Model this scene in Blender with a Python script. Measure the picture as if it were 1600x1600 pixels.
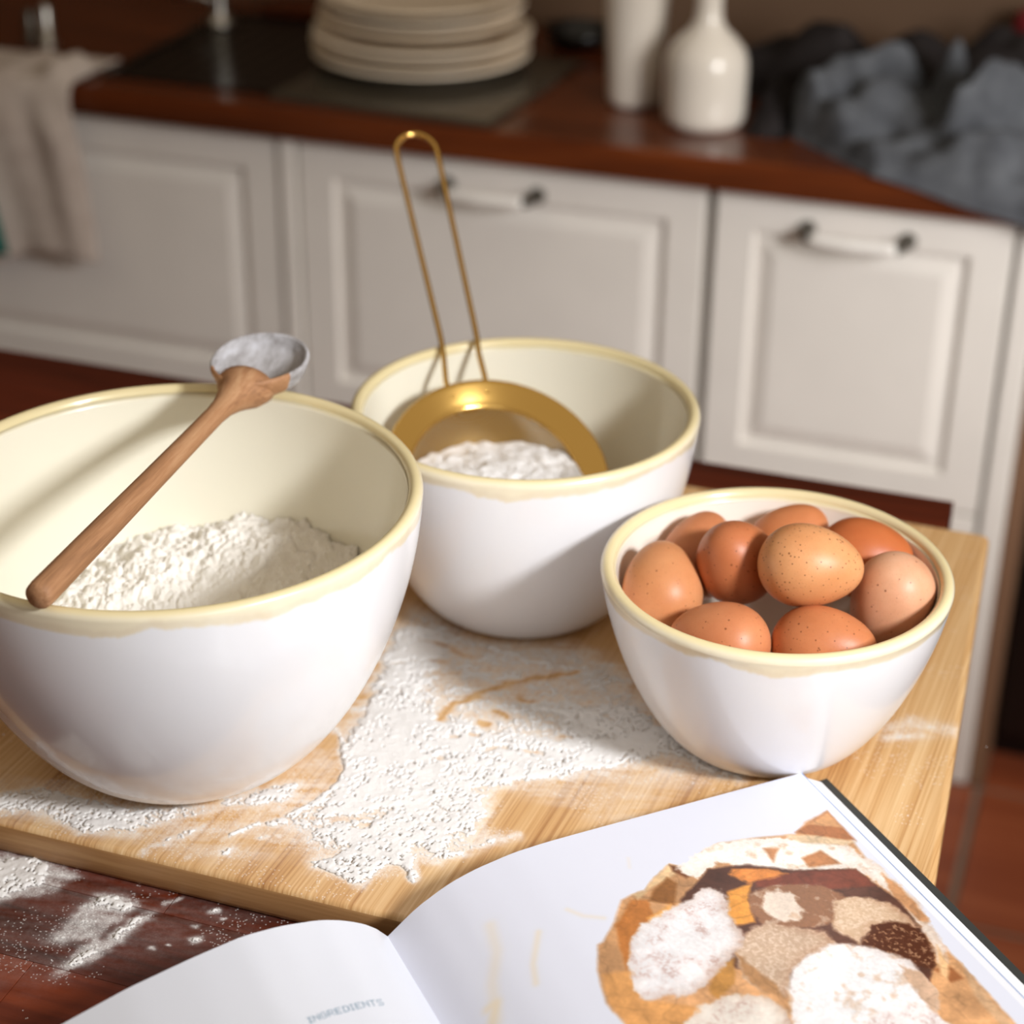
import bpy, math, random
import numpy as np
from mathutils import Vector, Matrix

for o in list(bpy.data.objects):
    bpy.data.objects.remove(o)
SC = bpy.context.scene
COL = SC.collection
random.seed(4)

# ------------------------------------------------------------------ camera
EYE = Vector((0.0, 0.0, 1.45))
PITCH, YAW, ROLL = math.radians(28.19), math.radians(18.88), math.radians(0.639)
fwd = Vector((-math.sin(YAW) * math.cos(PITCH), math.cos(YAW) * math.cos(PITCH), -math.sin(PITCH)))
rgt = Vector((math.cos(YAW), math.sin(YAW), 0))
upv = rgt.cross(fwd)
r2 = rgt * math.cos(ROLL) + upv * math.sin(ROLL)
u2 = upv * math.cos(ROLL) - rgt * math.sin(ROLL)
cd = bpy.data.cameras.new('camera')
cam = bpy.data.objects.new('camera', cd)
COL.objects.link(cam)
cam.matrix_world = Matrix(((r2.x, u2.x, -fwd.x, EYE.x), (r2.y, u2.y, -fwd.y, EYE.y),
                           (r2.z, u2.z, -fwd.z, EYE.z), (0, 0, 0, 1)))
cd.sensor_fit = 'HORIZONTAL'
cd.sensor_width = 36.0
cd.lens = 3050 / 1600 * 36.0
cd.clip_start = 0.05
cd.dof.use_dof = True
cd.dof.focus_distance = 1.0
cd.dof.aperture_fstop = 5.0
SC.camera = cam

# ------------------------------------------------------------------ light
SC.view_settings.view_transform = 'Standard'
SC.view_settings.look = 'None'
SC.view_settings.gamma = 1.0
SC.view_settings.use_curve_mapping = False
SC.view_settings.exposure = 0.0
W = bpy.data.worlds.new('world')
SC.world = W
W.use_nodes = True
W.node_tree.nodes['Background'].inputs[0].default_value = (1.0, 0.84, 0.64, 1)
W.node_tree.nodes['Background'].inputs[1].default_value = 0.45


def area(name, loc, target, sx, sy, power, color, spread):
    l = bpy.data.lights.new(name, 'AREA')
    l.shape = 'RECTANGLE'
    l.size, l.size_y, l.energy, l.color, l.spread = sx, sy, power, color, math.radians(spread)
    o = bpy.data.objects.new(name, l)
    COL.objects.link(o)
    o.location = loc
    o.rotation_euler = (Vector(target) - Vector(loc)).to_track_quat('-Z', 'Y').to_euler()
    return o


# daylight: sun through the window at the front right, the soft sky of that window; plus an added fill lamp for the right cabinets
area('window_sunlight', (0.845, 0.34, 1.72), (-0.38, 0.92, 0.80), 0.20, 0.20, 2.6, (0.965, 0.98, 1.0), 54)
area('window_skylight', (1.35, -0.75, 1.75), (-0.3, 1.1, 0.8), 1.0, 1.2, 3.5, (0.84, 0.91, 1.0), 150)
area('cabinet_fill', (0.85, 0.95, 1.30), (-0.16, 2.08, 0.64), 0.60, 0.70, 3.0, (1.0, 0.985, 0.975), 53)  # added lamp, no window: brightens the right cabinets and fades leftwards

# ------------------------------------------------------------------ levels
TABLE_Z = 0.7763
BOARD_Z = 0.7973
COUNTER_Z = 0.776


# ------------------------------------------------------------------ helpers
def thing(name, label, cat, loc=(0, 0, 0), group=None):
    o = bpy.data.objects.new(name, None)
    COL.objects.link(o)
    o.location = loc
    o.empty_display_size = 0.02
    o['label'] = label
    o['category'] = cat
    if group:
        o['group'] = group
    return o


def tag(o, label, cat, group=None, kind=None):
    o['label'] = label
    o['category'] = cat
    if group:
        o['group'] = group
    if kind:
        o['kind'] = kind
    return o


def mesh(name, verts, faces, mats, parent=None, smooth=True, mi=None, loc=None, uv=None):
    me = bpy.data.meshes.new(name)
    me.from_pydata([tuple(map(float, v)) for v in verts], [], faces)
    for m in (mats if isinstance(mats, (list, tuple)) else [mats]):
        me.materials.append(m)
    if mi is not None:
        me.polygons.foreach_set('material_index', mi)
    if smooth:
        me.polygons.foreach_set('use_smooth', [True] * len(me.polygons))
    if uv is not None:
        ul = me.uv_layers.new(name='UVMap')
        li = np.zeros(len(me.loops), int)
        me.loops.foreach_get('vertex_index', li)
        ul.data.foreach_set('uv', np.asarray(uv, float)[li].ravel())
    me.update()
    o = bpy.data.objects.new(name, me)
    COL.objects.link(o)
    if parent:
        o.parent = parent
    if loc is not None:
        o.location = loc
    return o


def copy_tree(o, parent=None):
    c = o.copy()
    COL.objects.link(c)
    if parent:
        c.parent = parent
    for ch in list(o.children):
        copy_tree(ch, c)
    return c


def lathe(prof, seg=96, close=False):
    """profile of (radius, z) -> verts, faces; radius 0 makes a pole"""
    V, F, rings = [], [], []
    for r, z in prof:
        if r < 1e-6:
            rings.append([len(V)])
            V.append((0, 0, z))
        else:
            rings.append(list(range(len(V), len(V) + seg)))
            V += [(r * math.cos(2 * math.pi * k / seg), r * math.sin(2 * math.pi * k / seg), z) for k in range(seg)]
    for a, b in zip(rings[:-1], rings[1:]):
        for k in range(seg):
            k2 = (k + 1) % seg
            if len(a) == 1 and len(b) == 1:
                continue
            if len(a) == 1:
                F.append((a[0], b[k2], b[k]))
            elif len(b) == 1:
                F.append((a[k], a[k2], b[0]))
            else:
                F.append((a[k], a[k2], b[k2], b[k]))
    return V, F


def boxvf(x0, x1, y0, y1, z0, z1, b=0.0):
    """box with bevelled edges (b) as verts, faces"""
    if b <= 0:
        V = [(x, y, z) for z in (z0, z1) for y in (y0, y1) for x in (x0, x1)]
        return V, [(0, 2, 3, 1), (4, 5, 7, 6), (0, 1, 5, 4), (2, 6, 7, 3), (0, 4, 6, 2), (1, 3, 7, 5)]
    import bmesh
    bm = bmesh.new()
    bmesh.ops.create_cube(bm, size=1)
    for v in bm.verts:
        v.co = ((x0 + x1) / 2 + v.co.x * (x1 - x0), (y0 + y1) / 2 + v.co.y * (y1 - y0), (z0 + z1) / 2 + v.co.z * (z1 - z0))
    bmesh.ops.bevel(bm, geom=list(bm.edges), offset=b, segments=2, profile=0.6, affect='EDGES')
    bm.verts.index_update()
    V = [tuple(v.co) for v in bm.verts]
    F = [tuple(v.index for v in f.verts) for f in bm.faces]
    bm.free()
    return V, F


def join(*vfs):
    V, F = [], []
    for v, f in vfs:
        n = len(V)
        V += list(v)
        F += [tuple(i + n for i in q) for q in f]
    return V, F


def box(name, x0, x1, y0, y1, z0, z1, mat, parent=None, b=0.0, smooth=False):
    return mesh(name, *boxvf(x0, x1, y0, y1, z0, z1, b), mat, parent, smooth)


def tube(path, rad, seg=12, cap=True):
    P = [Vector(p) for p in path]
    n = len(P)
    R = rad if isinstance(rad, (list, tuple)) else [rad] * n
    V, F = [], []
    t0 = (P[1] - P[0]).normalized()
    a = t0.orthogonal().normalized()
    for i in range(n):
        t = (P[min(i + 1, n - 1)] - P[max(i - 1, 0)]).normalized()
        a = (a - t * a.dot(t)).normalized()
        b = t.cross(a)
        for k in range(seg):
            an = 2 * math.pi * k / seg
            V.append(P[i] + (a * math.cos(an) + b * math.sin(an)) * R[i])
    for i in range(n - 1):
        for k in range(seg):
            k2 = (k + 1) % seg
            F.append((i * seg + k, i * seg + k2, (i + 1) * seg + k2, (i + 1) * seg + k))
    if cap:
        F.append(tuple(reversed(range(seg))))
        F.append(tuple(range((n - 1) * seg, n * seg)))
    return V, F


def sheet(fn, nu, nv, close_u=False):
    V = [fn(i / (nu - (0 if close_u else 1)), j / (nv - 1)) for j in range(nv) for i in range(nu)]
    F = []
    for j in range(nv - 1):
        for i in range(nu if close_u else nu - 1):
            i2 = (i + 1) % nu
            F.append((j * nu + i, j * nu + i2, (j + 1) * nu + i2, (j + 1) * nu + i))
    return V, F


_T = np.random.RandomState(11).rand(512, 512)


def vn(x, y, s=0):
    x = np.asarray(x, float) + 17.3 * s
    y = np.asarray(y, float) + 41.7 * s
    xi, yi = np.floor(x).astype(int), np.floor(y).astype(int)
    fx, fy = x - xi, y - yi
    fx, fy = fx * fx * (3 - 2 * fx), fy * fy * (3 - 2 * fy)
    g = lambda i, j: _T[(xi + i) % 512, (yi + j) % 512]
    return (g(0, 0) * (1 - fx) + g(1, 0) * fx) * (1 - fy) + (g(0, 1) * (1 - fx) + g(1, 1) * fx) * fy


def fbm(x, y, oct=4, s=0):
    x, y = np.asarray(x, float), np.asarray(y, float)
    t, a, n = 0, 1.0, 0
    for k in range(oct):
        t = t + a * vn(x * 2 ** k, y * 2 ** k, s + k)
        n += a
        a *= 0.5
    return t / n


def lin(r, g, b):
    f = lambda c: (c / 255) / 12.92 if c / 255 <= 0.04045 else ((c / 255 + 0.055) / 1.055) ** 2.4
    return (f(r), f(g), f(b), 1)


# ------------------------------------------------------------------ materials
class M:
    def __init__(s, name, color=(0.8, 0.8, 0.8, 1), rough=0.5, metal=0.0, coat=0.0, spec=0.5):
        s.m = bpy.data.materials.new(name)
        s.m.use_nodes = True
        s.t = s.m.node_tree
        s.b = s.t.nodes['Principled BSDF']
        s.b.inputs['Base Color'].default_value = color
        s.b.inputs['Roughness'].default_value = rough
        s.b.inputs['Metallic'].default_value = metal
        s.b.inputs['Coat Weight'].default_value = coat
        s.b.inputs['Coat Roughness'].default_value = 0.06
        s.b.inputs['Specular IOR Level'].default_value = spec

    def n(s, typ, **kw):
        nd = s.t.nodes.new(typ)
        for k, v in kw.items():
            if k.startswith('i_'):
                nd.inputs[k[2:].replace('_', ' ')].default_value = v
            else:
                setattr(nd, k, v)
        return nd

    def l(s, a, b):
        s.t.links.new(a, b)

    def coord(s, kind='Object', scale=(1, 1, 1), rot=(0, 0, 0)):
        tc = s.n('ShaderNodeTexCoord')
        mp = s.n('ShaderNodeMapping')
        mp.inputs['Scale'].default_value = scale
        mp.inputs['Rotation'].default_value = rot
        s.l(tc.outputs[kind], mp.inputs['Vector'])
        return mp.outputs[0]

    def noise(s, vec, scale=5, detail=4, rough=0.55, dist=0.0):
        nd = s.n('ShaderNodeTexNoise')
        nd.inputs['Scale'].default_value = scale
        nd.inputs['Detail'].default_value = detail
        nd.inputs['Roughness'].default_value = rough
        nd.inputs['Distortion'].default_value = dist
        s.l(vec, nd.inputs['Vector'])
        return nd.outputs['Fac']

    def ramp(s, fac, stops):
        r = s.n('ShaderNodeValToRGB')
        e = r.color_ramp.elements
        while len(e) < len(stops):
            e.new(0.5)
        for k, (p, c) in enumerate(stops):
            e[k].position = p
            e[k].color = c if len(c) == 4 else (*c, 1)
        s.l(fac, r.inputs[0])
        return r.outputs[0]

    def math(s, op, a, b=None, c=None, clamp=False):
        nd = s.n('ShaderNodeMath', operation=op, use_clamp=clamp)
        for k, v in enumerate((a, b, c)):
            if v is None:
                continue
            if isinstance(v, (int, float)):
                nd.inputs[k].default_value = v
            else:
                s.l(v, nd.inputs[k])
        return nd.outputs[0]

    def smooth(s, v, a, b):
        nd = s.n('ShaderNodeMapRange', interpolation_type='SMOOTHSTEP')
        s.l(v, nd.inputs[0])
        nd.inputs[1].default_value = a
        nd.inputs[2].default_value = b
        return nd.outputs[0]

    def mix(s, fac, a, b, blend='MIX'):
        nd = s.n('ShaderNodeMix', data_type='RGBA', blend_type=blend)
        for v, k in ((fac, 0), (a, 6), (b, 7)):
            if isinstance(v, (int, float)):
                nd.inputs[k].default_value = v
            elif isinstance(v, tuple):
                nd.inputs[k].default_value = v
            else:
                s.l(v, nd.inputs[k])
        return nd.outputs[2]

    def color(s, v):
        s.l(v, s.b.inputs['Base Color'])
        return s

    def bump(s, h, strength=0.2, dist=0.002):
        nd = s.n('ShaderNodeBump')
        nd.inputs['Strength'].default_value = strength
        nd.inputs['Distance'].default_value = dist
        s.l(h, nd.inputs['Height'])
        s.l(nd.outputs[0], s.b.inputs['Normal'])
        return s

    def rough(s, v):
        s.l(v, s.b.inputs['Roughness'])
        return s


def plain(name, rgb, rough=0.5, metal=0.0, coat=0.0, spec=0.5, vary=0.06, scale=9):
    m = M(name, lin(*rgb), rough, metal, coat, spec)
    n = m.noise(m.coord(), scale, 4)
    c = lin(*rgb)
    d = tuple(min(1, x * (1 - vary)) for x in c[:3])
    e = tuple(min(1, x * (1 + vary)) for x in c[:3])
    m.color(m.ramp(n, [(0.3, d), (0.7, e)]))
    return m.m


def wood(name, dark, mid, light, axis='X', grain=1.0, rough=0.4, coat=0.0, rand=0.0, ring=18.0):
    m = M(name, (1, 1, 1, 1), rough, coat=coat)
    sc = {'X': (0.35, 7, 7), 'Y': (7, 0.35, 7), 'Z': (7, 7, 0.35)}[axis]
    v = m.coord('Object', tuple(k * grain for k in sc))
    if rand:
        oi = m.n('ShaderNodeObjectInfo')
        off = m.n('ShaderNodeVectorMath', operation='ADD')
        m.l(v, off.inputs[0])
        cmb = m.n('ShaderNodeCombineXYZ')
        for k in range(3):
            m.l(m.math('MULTIPLY', oi.outputs['Random'], 37.0 + 11 * k), cmb.inputs[k])
        m.l(cmb.outputs[0], off.inputs[1])
        v = off.outputs[0]
    a = m.noise(v, 3, 6, 0.6, 1.2)
    b = m.noise(v, ring, 4, 0.7, 0.3)
    f = m.math('ADD', m.math('MULTIPLY', a, 0.65), m.math('MULTIPLY', b, 0.35))
    if rand:
        f = m.math('ADD', f, m.math('MULTIPLY', m.math('SUBTRACT', oi.outputs['Random'], 0.5), rand))
    m.color(m.ramp(f, [(0.28, lin(*dark)), (0.5, lin(*mid)), (0.74, lin(*light))]))
    m.bump(b, 0.08, 0.001)
    return m


MAT_TABLE = wood('dark_stained_wood', (56, 20, 10), (102, 40, 20), (142, 64, 32), 'X', 1.3, 0.34, rand=0.28).m
MAT_COUNTER = wood('counter_wood', (50, 22, 10), (92, 42, 18), (132, 66, 28), 'X', 1.0, 0.25, coat=0.15).m
MAT_SPOON = wood('beech_wood', (118, 82, 56), (174, 126, 88), (206, 164, 124), 'Y', 5.0, 0.65).m
MAT_PAINT = plain('cream_cabinet_paint', (232, 227, 220), 0.42, vary=0.03)
MAT_SIDE_SHADE = wood('side_shade_brown', (104, 74, 54), (128, 96, 72), (146, 114, 88), 'Z', 1.0, 0.6).m  # brown stands in for shade on the end panel's side
MAT_CARCASS = plain('cabinet_carcass', (206, 196, 182), 0.5, vary=0.03)
MAT_WALL = plain('taupe_plaster', (98, 74, 54), 0.8, vary=0.08, scale=4)
MAT_GROUT = plain('floor_grout', (150, 132, 116), 0.9, vary=0.1, scale=30)
MAT_CHROME = plain('brushed_steel', (186, 182, 174), 0.28, 1.0)
MAT_HANDLE = plain('pale_nickel', (246, 243, 238), 0.35, 0.1)
MAT_DARKSTEEL = plain('dark_steel', (92, 88, 80), 0.3, 1.0)
MAT_SINK = plain('black_composite', (14, 13, 12), 0.22, vary=0.2)
MAT_GLASSGREY = plain('grey_glass', (66, 60, 50), 0.16, vary=0.1)
MAT_PLATE = plain('plate_glaze', (236, 218, 192), 0.3, coat=0.2, vary=0.05)
MAT_PLATE2 = plain('plate_glaze_pale', (244, 230, 208), 0.3, coat=0.2, vary=0.05)
MAT_VASE = plain('vase_glaze', (232, 224, 212), 0.22, coat=0.4, vary=0.03)
MAT_BLACK = plain('black_enamel', (10, 9, 9), 0.3, vary=0.2)
MAT_PAPER = plain('paper_edge', (240, 240, 244), 0.6, vary=0.02)
MAT_COVER = plain('book_cover', (50, 52, 50), 0.55, vary=0.1)
MAT_BLUE = plain('blue_page_edge', (150, 168, 206), 0.6, vary=0.05)
MAT_BRASS = M('gold_steel', lin(232, 188, 106), 0.14, 1.0)
MAT_BRASS.bump(MAT_BRASS.noise(MAT_BRASS.coord('Object', (40, 40, 40)), 6, 3), 0.03, 0.001)
MAT_BRASS = MAT_BRASS.m


def fabric(name, rgb, dark):
    m = M(name, lin(*rgb), 0.95, spec=0.1)
    v = m.coord('Object', (1, 1, 1))
    n = m.noise(v, 26, 5, 0.6)
    w = m.n('ShaderNodeTexWave', wave_type='BANDS', bands_direction='DIAGONAL')
    w.inputs['Scale'].default_value = 420
    m.l(v, w.inputs['Vector'])
    m.color(m.ramp(n, [(0.3, lin(*dark)), (0.7, lin(*rgb))]))
    m.bump(w.outputs['Fac'], 0.15, 0.0006)
    return m.m


MAT_TOWEL = fabric('pale_linen', (206, 194, 184), (188, 174, 164))
MAT_TEAL = fabric('teal_cotton', (18, 108, 98), (12, 88, 80))
MAT_GREYCLOTH = fabric('slate_linen', (100, 103, 108), (70, 72, 77))
MAT_DARKCLOTH = fabric('charcoal_cloth', (52, 48, 48), (34, 30, 30))
MAT_RED = plain('red_plastic', (110, 10, 22), 0.5)


def flour_mat(name, rgb, bump=0.3):
    m = M(name, lin(*rgb), 0.95, spec=0.1)
    v = m.coord('Object')
    n = m.noise(v, 1500, 2, 0.7)
    n2 = m.noise(v, 90, 4, 0.6)
    c = lin(*rgb)
    m.color(m.ramp(n2, [(0.3, tuple(x * 0.95 for x in c[:3])), (0.65, c)]))
    m.bump(m.math('ADD', n, m.math('MULTIPLY', n2, 0.8)), bump * 0.7, 0.001)
    return m.m


MAT_FLOUR = flour_mat('white_flour', (236, 233, 230))
MAT_FLOUR_WARM = flour_mat('wheat_flour', (248, 244, 237))
MAT_ICING = flour_mat('sifted_flour', (240, 237, 236), 0.7)


def ceramic(name, inner, height, smear=False):
    """cream glaze with an ochre rim line that runs a little down the outside"""
    m = M(name, (0.8, 0.8, 0.8, 1), 0.24, coat=0.35)
    tc = m.n('ShaderNodeTexCoord')
    sp = m.n('ShaderNodeSeparateXYZ')
    m.l(tc.outputs['Object'], sp.inputs[0])
    v = m.coord('Object', (1, 1, 0.6))
    n = m.noise(v, 14, 4, 0.6, 0.6)
    n2 = m.noise(v, 60, 4, 0.6)
    z = sp.outputs['Z']
    if inner:
        base = lin(240, 235, 217) if inner == 'cream' else lin(242, 234, 222)
        zz = m.math('ADD', z, m.math('MULTIPLY', m.math('SUBTRACT', n, 0.5), 0.006))
        f = m.smooth(zz, height - 0.007, height - 0.002)
        c = m.mix(m.math('MULTIPLY', f, 0.75), base, lin(228, 208, 148))
    else:
        base = m.mix(n, lin(230, 230, 235), lin(238, 236, 236))
        zz = m.math('ADD', z, m.math('MULTIPLY', m.math('SUBTRACT', n, 0.5), 0.022))
        f = m.smooth(zz, height - 0.0105, height - 0.0075)
        f2 = m.smooth(zz, height - 0.0065, height - 0.003)
        och = m.mix(n2, lin(214, 182, 108), lin(240, 226, 184))
        c = m.mix(m.math('MULTIPLY', f, 0.62), base, och)
        c = m.mix(m.math('MULTIPLY', f2, 0.5), c, lin(246, 236, 206))
        zt = m.smooth(z, height - 0.002, height + 0.001)
        c = m.mix(m.math('MULTIPLY', zt, 0.7), c, lin(230, 210, 150))
        foot = m.math('SUBTRACT', 1.0, m.smooth(z, 0.0, 0.004))
        c = m.mix(m.math('MULTIPLY', foot, 0.5), c, lin(214, 192, 160))
        if smear:
            an = m.math('ARCTAN2', sp.outputs['Y'], sp.outputs['X'])
            tot = None
            for a0, z0, wa, wz, sl in ((-2.05, 0.075, 0.30, 0.016, -0.09), (-1.85, 0.045, 0.34, 0.010, -0.09), (-1.6, 0.022, 0.55, 0.010, -0.02)):
                da = m.math('SUBTRACT', an, a0)
                zc = m.math('SUBTRACT', m.math('SUBTRACT', z, z0), m.math('MULTIPLY', da, sl))
                q = m.math('ADD', m.math('POWER', m.math('ABSOLUTE', m.math('DIVIDE', da, wa)), 2.0),
                           m.math('POWER', m.math('ABSOLUTE', m.math('DIVIDE', zc, wz)), 2.0))
                g = m.math('SUBTRACT', 1.0, q, clamp=True)
                tot = g if tot is None else m.math('MAXIMUM', tot, g)
            n3 = m.noise(v, 120, 6, 0.75)
            dust = m.smooth(m.math('MULTIPLY', m.math('POWER', tot, 0.6), n3), 0.24, 0.44)
            c = m.mix(m.math('MULTIPLY', dust, 0.9), c, lin(248, 246, 242))
            m.rough(m.math('ADD', 0.24, m.math('MULTIPLY', dust, 0.6)))
    m.color(c)
    m.bump(n2, 0.03, 0.001)
    return m.m


# ------------------------------------------------------------------ images painted from numbers
def image(name, arr):
    h, w = arr.shape[:2]
    im = bpy.data.images.new(name, w, h, alpha=False)
    px = np.ones((h, w, 4), np.float32)
    px[..., :arr.shape[2]] = arr
    im.pixels.foreach_set(px.ravel())
    im.pack()
    return im


def seg_dist(X, Y, pts):
    d = np.full(X.shape, 9.0, np.float32)
    for (x0, y0), (x1, y1) in zip(pts[:-1], pts[1:]):
        dx, dy = x1 - x0, y1 - y0
        L = max(dx * dx + dy * dy, 1e-12)
        t = np.clip(((X - x0) * dx + (Y - y0) * dy) / L, 0, 1)
        d = np.minimum(d, np.hypot(X - x0 - t * dx, Y - y0 - t * dy))
    return d


def inside(X, Y, pts):
    r = np.zeros(X.shape, bool)
    n = len(pts)
    for i in range(n):
        x0, y0 = pts[i]
        x1, y1 = pts[(i + 1) % n]
        if y0 == y1:
            continue
        c = ((y0 > Y) != (y1 > Y)) & (X < (x1 - x0) * (Y - y0) / (y1 - y0) + x0)
        r ^= c
    return r


def density(X, Y, shapes, wob=0.004):
    """soft sum of strokes and patches (units 0.1 mm) -> thickness of flour 0..1"""
    wx = X + (fbm(X * 90, Y * 90, 3, 5) - 0.5) * wob * 2
    wy = Y + (fbm(X * 90, Y * 90, 3, 9) - 0.5) * wob * 2
    D = np.zeros(X.shape, np.float32)
    for kind, pts, w, den in shapes:
        pts = [(a / 1e4, b / 1e4) for a, b in pts]
        w = w / 1e4
        xs, ys = [p[0] for p in pts], [p[1] for p in pts]
        m = 4 * w + 0.004
        j0, j1 = np.searchsorted(X[0], [min(xs) - m, max(xs) + m])
        i0, i1 = np.searchsorted(Y[:, 0], [min(ys) - m, max(ys) + m])
        if j1 <= j0 or i1 <= i0:
            continue
        sx, sy = wx[i0:i1, j0:j1], wy[i0:i1, j0:j1]
        if kind == 'P':
            d = seg_dist(sx, sy, pts + pts[:1])
            d = np.where(inside(sx, sy, pts), -d, d)
            f = 1 / (1 + np.exp(np.clip(d / (w * 0.45), -30, 30)))
        else:
            d = seg_dist(sx, sy, pts)
            f = np.exp(-(d / w) ** 2)
        D[i0:i1, j0:j1] += f * den
    return np.clip(D, 0, 1.3)


FLOUR_BOARD = [["P",[[-3827,7707],[-3652,8091],[-3226,8374],[-2931,8513],[-2919,8263],[-2978,7967],[-3204,7737],[-3440,7594],[-3677,7625]],45,0.36],["P",[[-2833,9267],[-2412,9457],[-2060,9094],[-1943,8937],[-2414,8799],[-2626,8624]],45,0.34],["P",[[-3873,8606],[-3763,8928],[-3429,8907],[-3172,8861],[-2836,8914],[-2633,8886],[-2457,8816],[-2576,8707],[-2810,8492],[-3033,8476],[-3217,8249],[-3351,8106],[-3496,8085],[-3583,7929],[-3746,7779],[-3767,8177]],54.0,0.6],["P",[[-4130,10050],[-3518,9818],[-2977,9975],[-2686,9845],[-2440,9556],[-2060,9094],[-2452,8798],[-3183,8261],[-3601,7972],[-3883,8398],[-3967,9224]],75.0,0.62],["L",[[-3886,9029],[-3818,8766],[-3748,8314],[-3753,8055],[-3856,7769]],75.0,0.5],["L",[[-4065,8676],[-3862,8406],[-3789,8137],[-3843,7909],[-3999,7705]],24,0.5],["L",[[-2206,9282],[-2017,9076],[-1858,8968],[-1705,8952]],44.0,0.7],["L",[[-3505,9782],[-3218,9689],[-2899,9728],[-2686,9845]],8.0,0.45],["P",[[-4154,7909],[-4056,8471],[-3903,8324],[-3849,8052],[-3934,7771],[-4114,7786]],27.0,0.22],["P",[[-3630,7439],[-3514,7509],[-3450,7619],[-3347,7726],[-3194,7712],[-3086,7579],[-3098,7473],[-3201,7594],[-3281,7565],[-3304,7360],[-3382,7332],[-3413,7404],[-3572,7392]],20.0,0.55],["L",[[-3488,7576],[-3403,7683],[-3325,7781]],34.0,0.5],["L",[[-3339,7487],[-3301,7615],[-3195,7625],[-3094,7508]],27.0,0.4],["P",[[-3753,7627],[-3560,7876],[-3308,7998],[-3093,7925],[-2994,7669],[-3163,7636],[-3345,7373],[-3608,7390]],47.0,0.47],["P",[[-3207,7884],[-2999,8172],[-2832,8020],[-2683,8014],[-2817,7877],[-3004,7694],[-3129,7735]],34.0,0.47],["L",[[-3097,7936],[-3065,7758],[-2985,7741]],37.0,0.4],["L",[[-3012,8027],[-2946,7978]],31.0,0.5],["L",[[-2991,7756],[-2830,7913],[-2694,8046]],17.0,0.3],["P",[[-5594,7399],[-5347,7527],[-5155,7546],[-4825,7528],[-4594,7612],[-4348,7745],[-4200,7924],[-3991,8064],[-4016,7865],[-4255,7716],[-4479,7543],[-4704,7312],[-4918,7276],[-5223,7323],[-5517,7277]],34.0,0.6],["L",[[-4935,7306],[-4827,7357],[-4759,7411]],47.0,0.4],["P",[[-5687,7545],[-5168,7637],[-4461,7660],[-3895,7940],[-3707,7526],[-4119,7290],[-4690,7287],[-5475,7213]],85.0,0.2],["L",[[-4514,7234],[-4443,7330],[-4337,7510]],27.0,0.45],["L",[[-4148,7501],[-4073,7660],[-3931,7724]],20.0,0.5],["L",[[-4112,7368],[-4085,7412]],27.0,0.5],["L",[[-4007,7523],[-3973,7571]],14.0,0.4],["L",[[-3931,7603],[-3922,7601]],17.0,0.4],["L",[[-4301,7242],[-4290,7257]],17.0,0.3],["L",[[-949,9739],[-838,9865],[-721,9843],[-605,9865]],64.8,0.27],["L",[[-947,9657],[-797,9725]],57.599999999999994,0.27],["P",[[-2965,8501],[-2576,8707],[-2053,8996],[-1809,8921],[-2228,8299],[-2695,8376]],68.0,0.13],["L",[[-3491,8920],[-3487,9058],[-3391,9239],[-3219,9451],[-2888,9694]],27,-0.9],["L",[[-3828,9297],[-3552,9451]],19,-0.45],["L",[[-4031,8976],[-3900,9061]],23,-0.6],["L",[[-3382,8784],[-3336,8788]],27,-0.9],["L",[[-3252,8972],[-3219,8970]],32,-0.9],["L",[[-3193,9121],[-3137,9099]],32,-0.9],["L",[[-2887,8787],[-2835,8793]],36,-0.9],["L",[[-3142,8722],[-3024,8778]],32,-0.83],["L",[[-3367,8599],[-3326,8534]],32,-0.75],["L",[[-3264,8841],[-3235,8838]],23,-0.75],["L",[[-3110,9312],[-3047,9306]],27,-0.6],["L",[[-4156,9269],[-4059,9343]],36,-0.45],["P",[[-4134,9755],[-3799,9878],[-3706,9095],[-3762,8442],[-3960,8574],[-4017,8945]],60,0.47],["P",[[-3462,8004],[-3173,8234],[-2959,8375],[-2913,8142],[-3190,7890],[-3440,7859]],50,0.4],["L",[[-3948,9384],[-3827,9506],[-3665,9526]],19,-0.52],["L",[[-3926,9125],[-3794,9211]],16,-0.45],["L",[[-3947,9701],[-3731,9700],[-3529,9615]],24,-0.45],["L",[[-3489,7842],[-3429,7924]],22,-0.3],["L",[[-3227,7936],[-3113,7741]],22,-0.25],["L",[[-2751,9014],[-2712,9014]],16,-0.6],["L",[[-2598,9281],[-2517,9275]],14,-0.5],["L",[[-2764,9365],[-2684,9431]],14,-0.5],["L",[[-2898,9101],[-2851,9104]],12,-0.5]]
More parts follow.
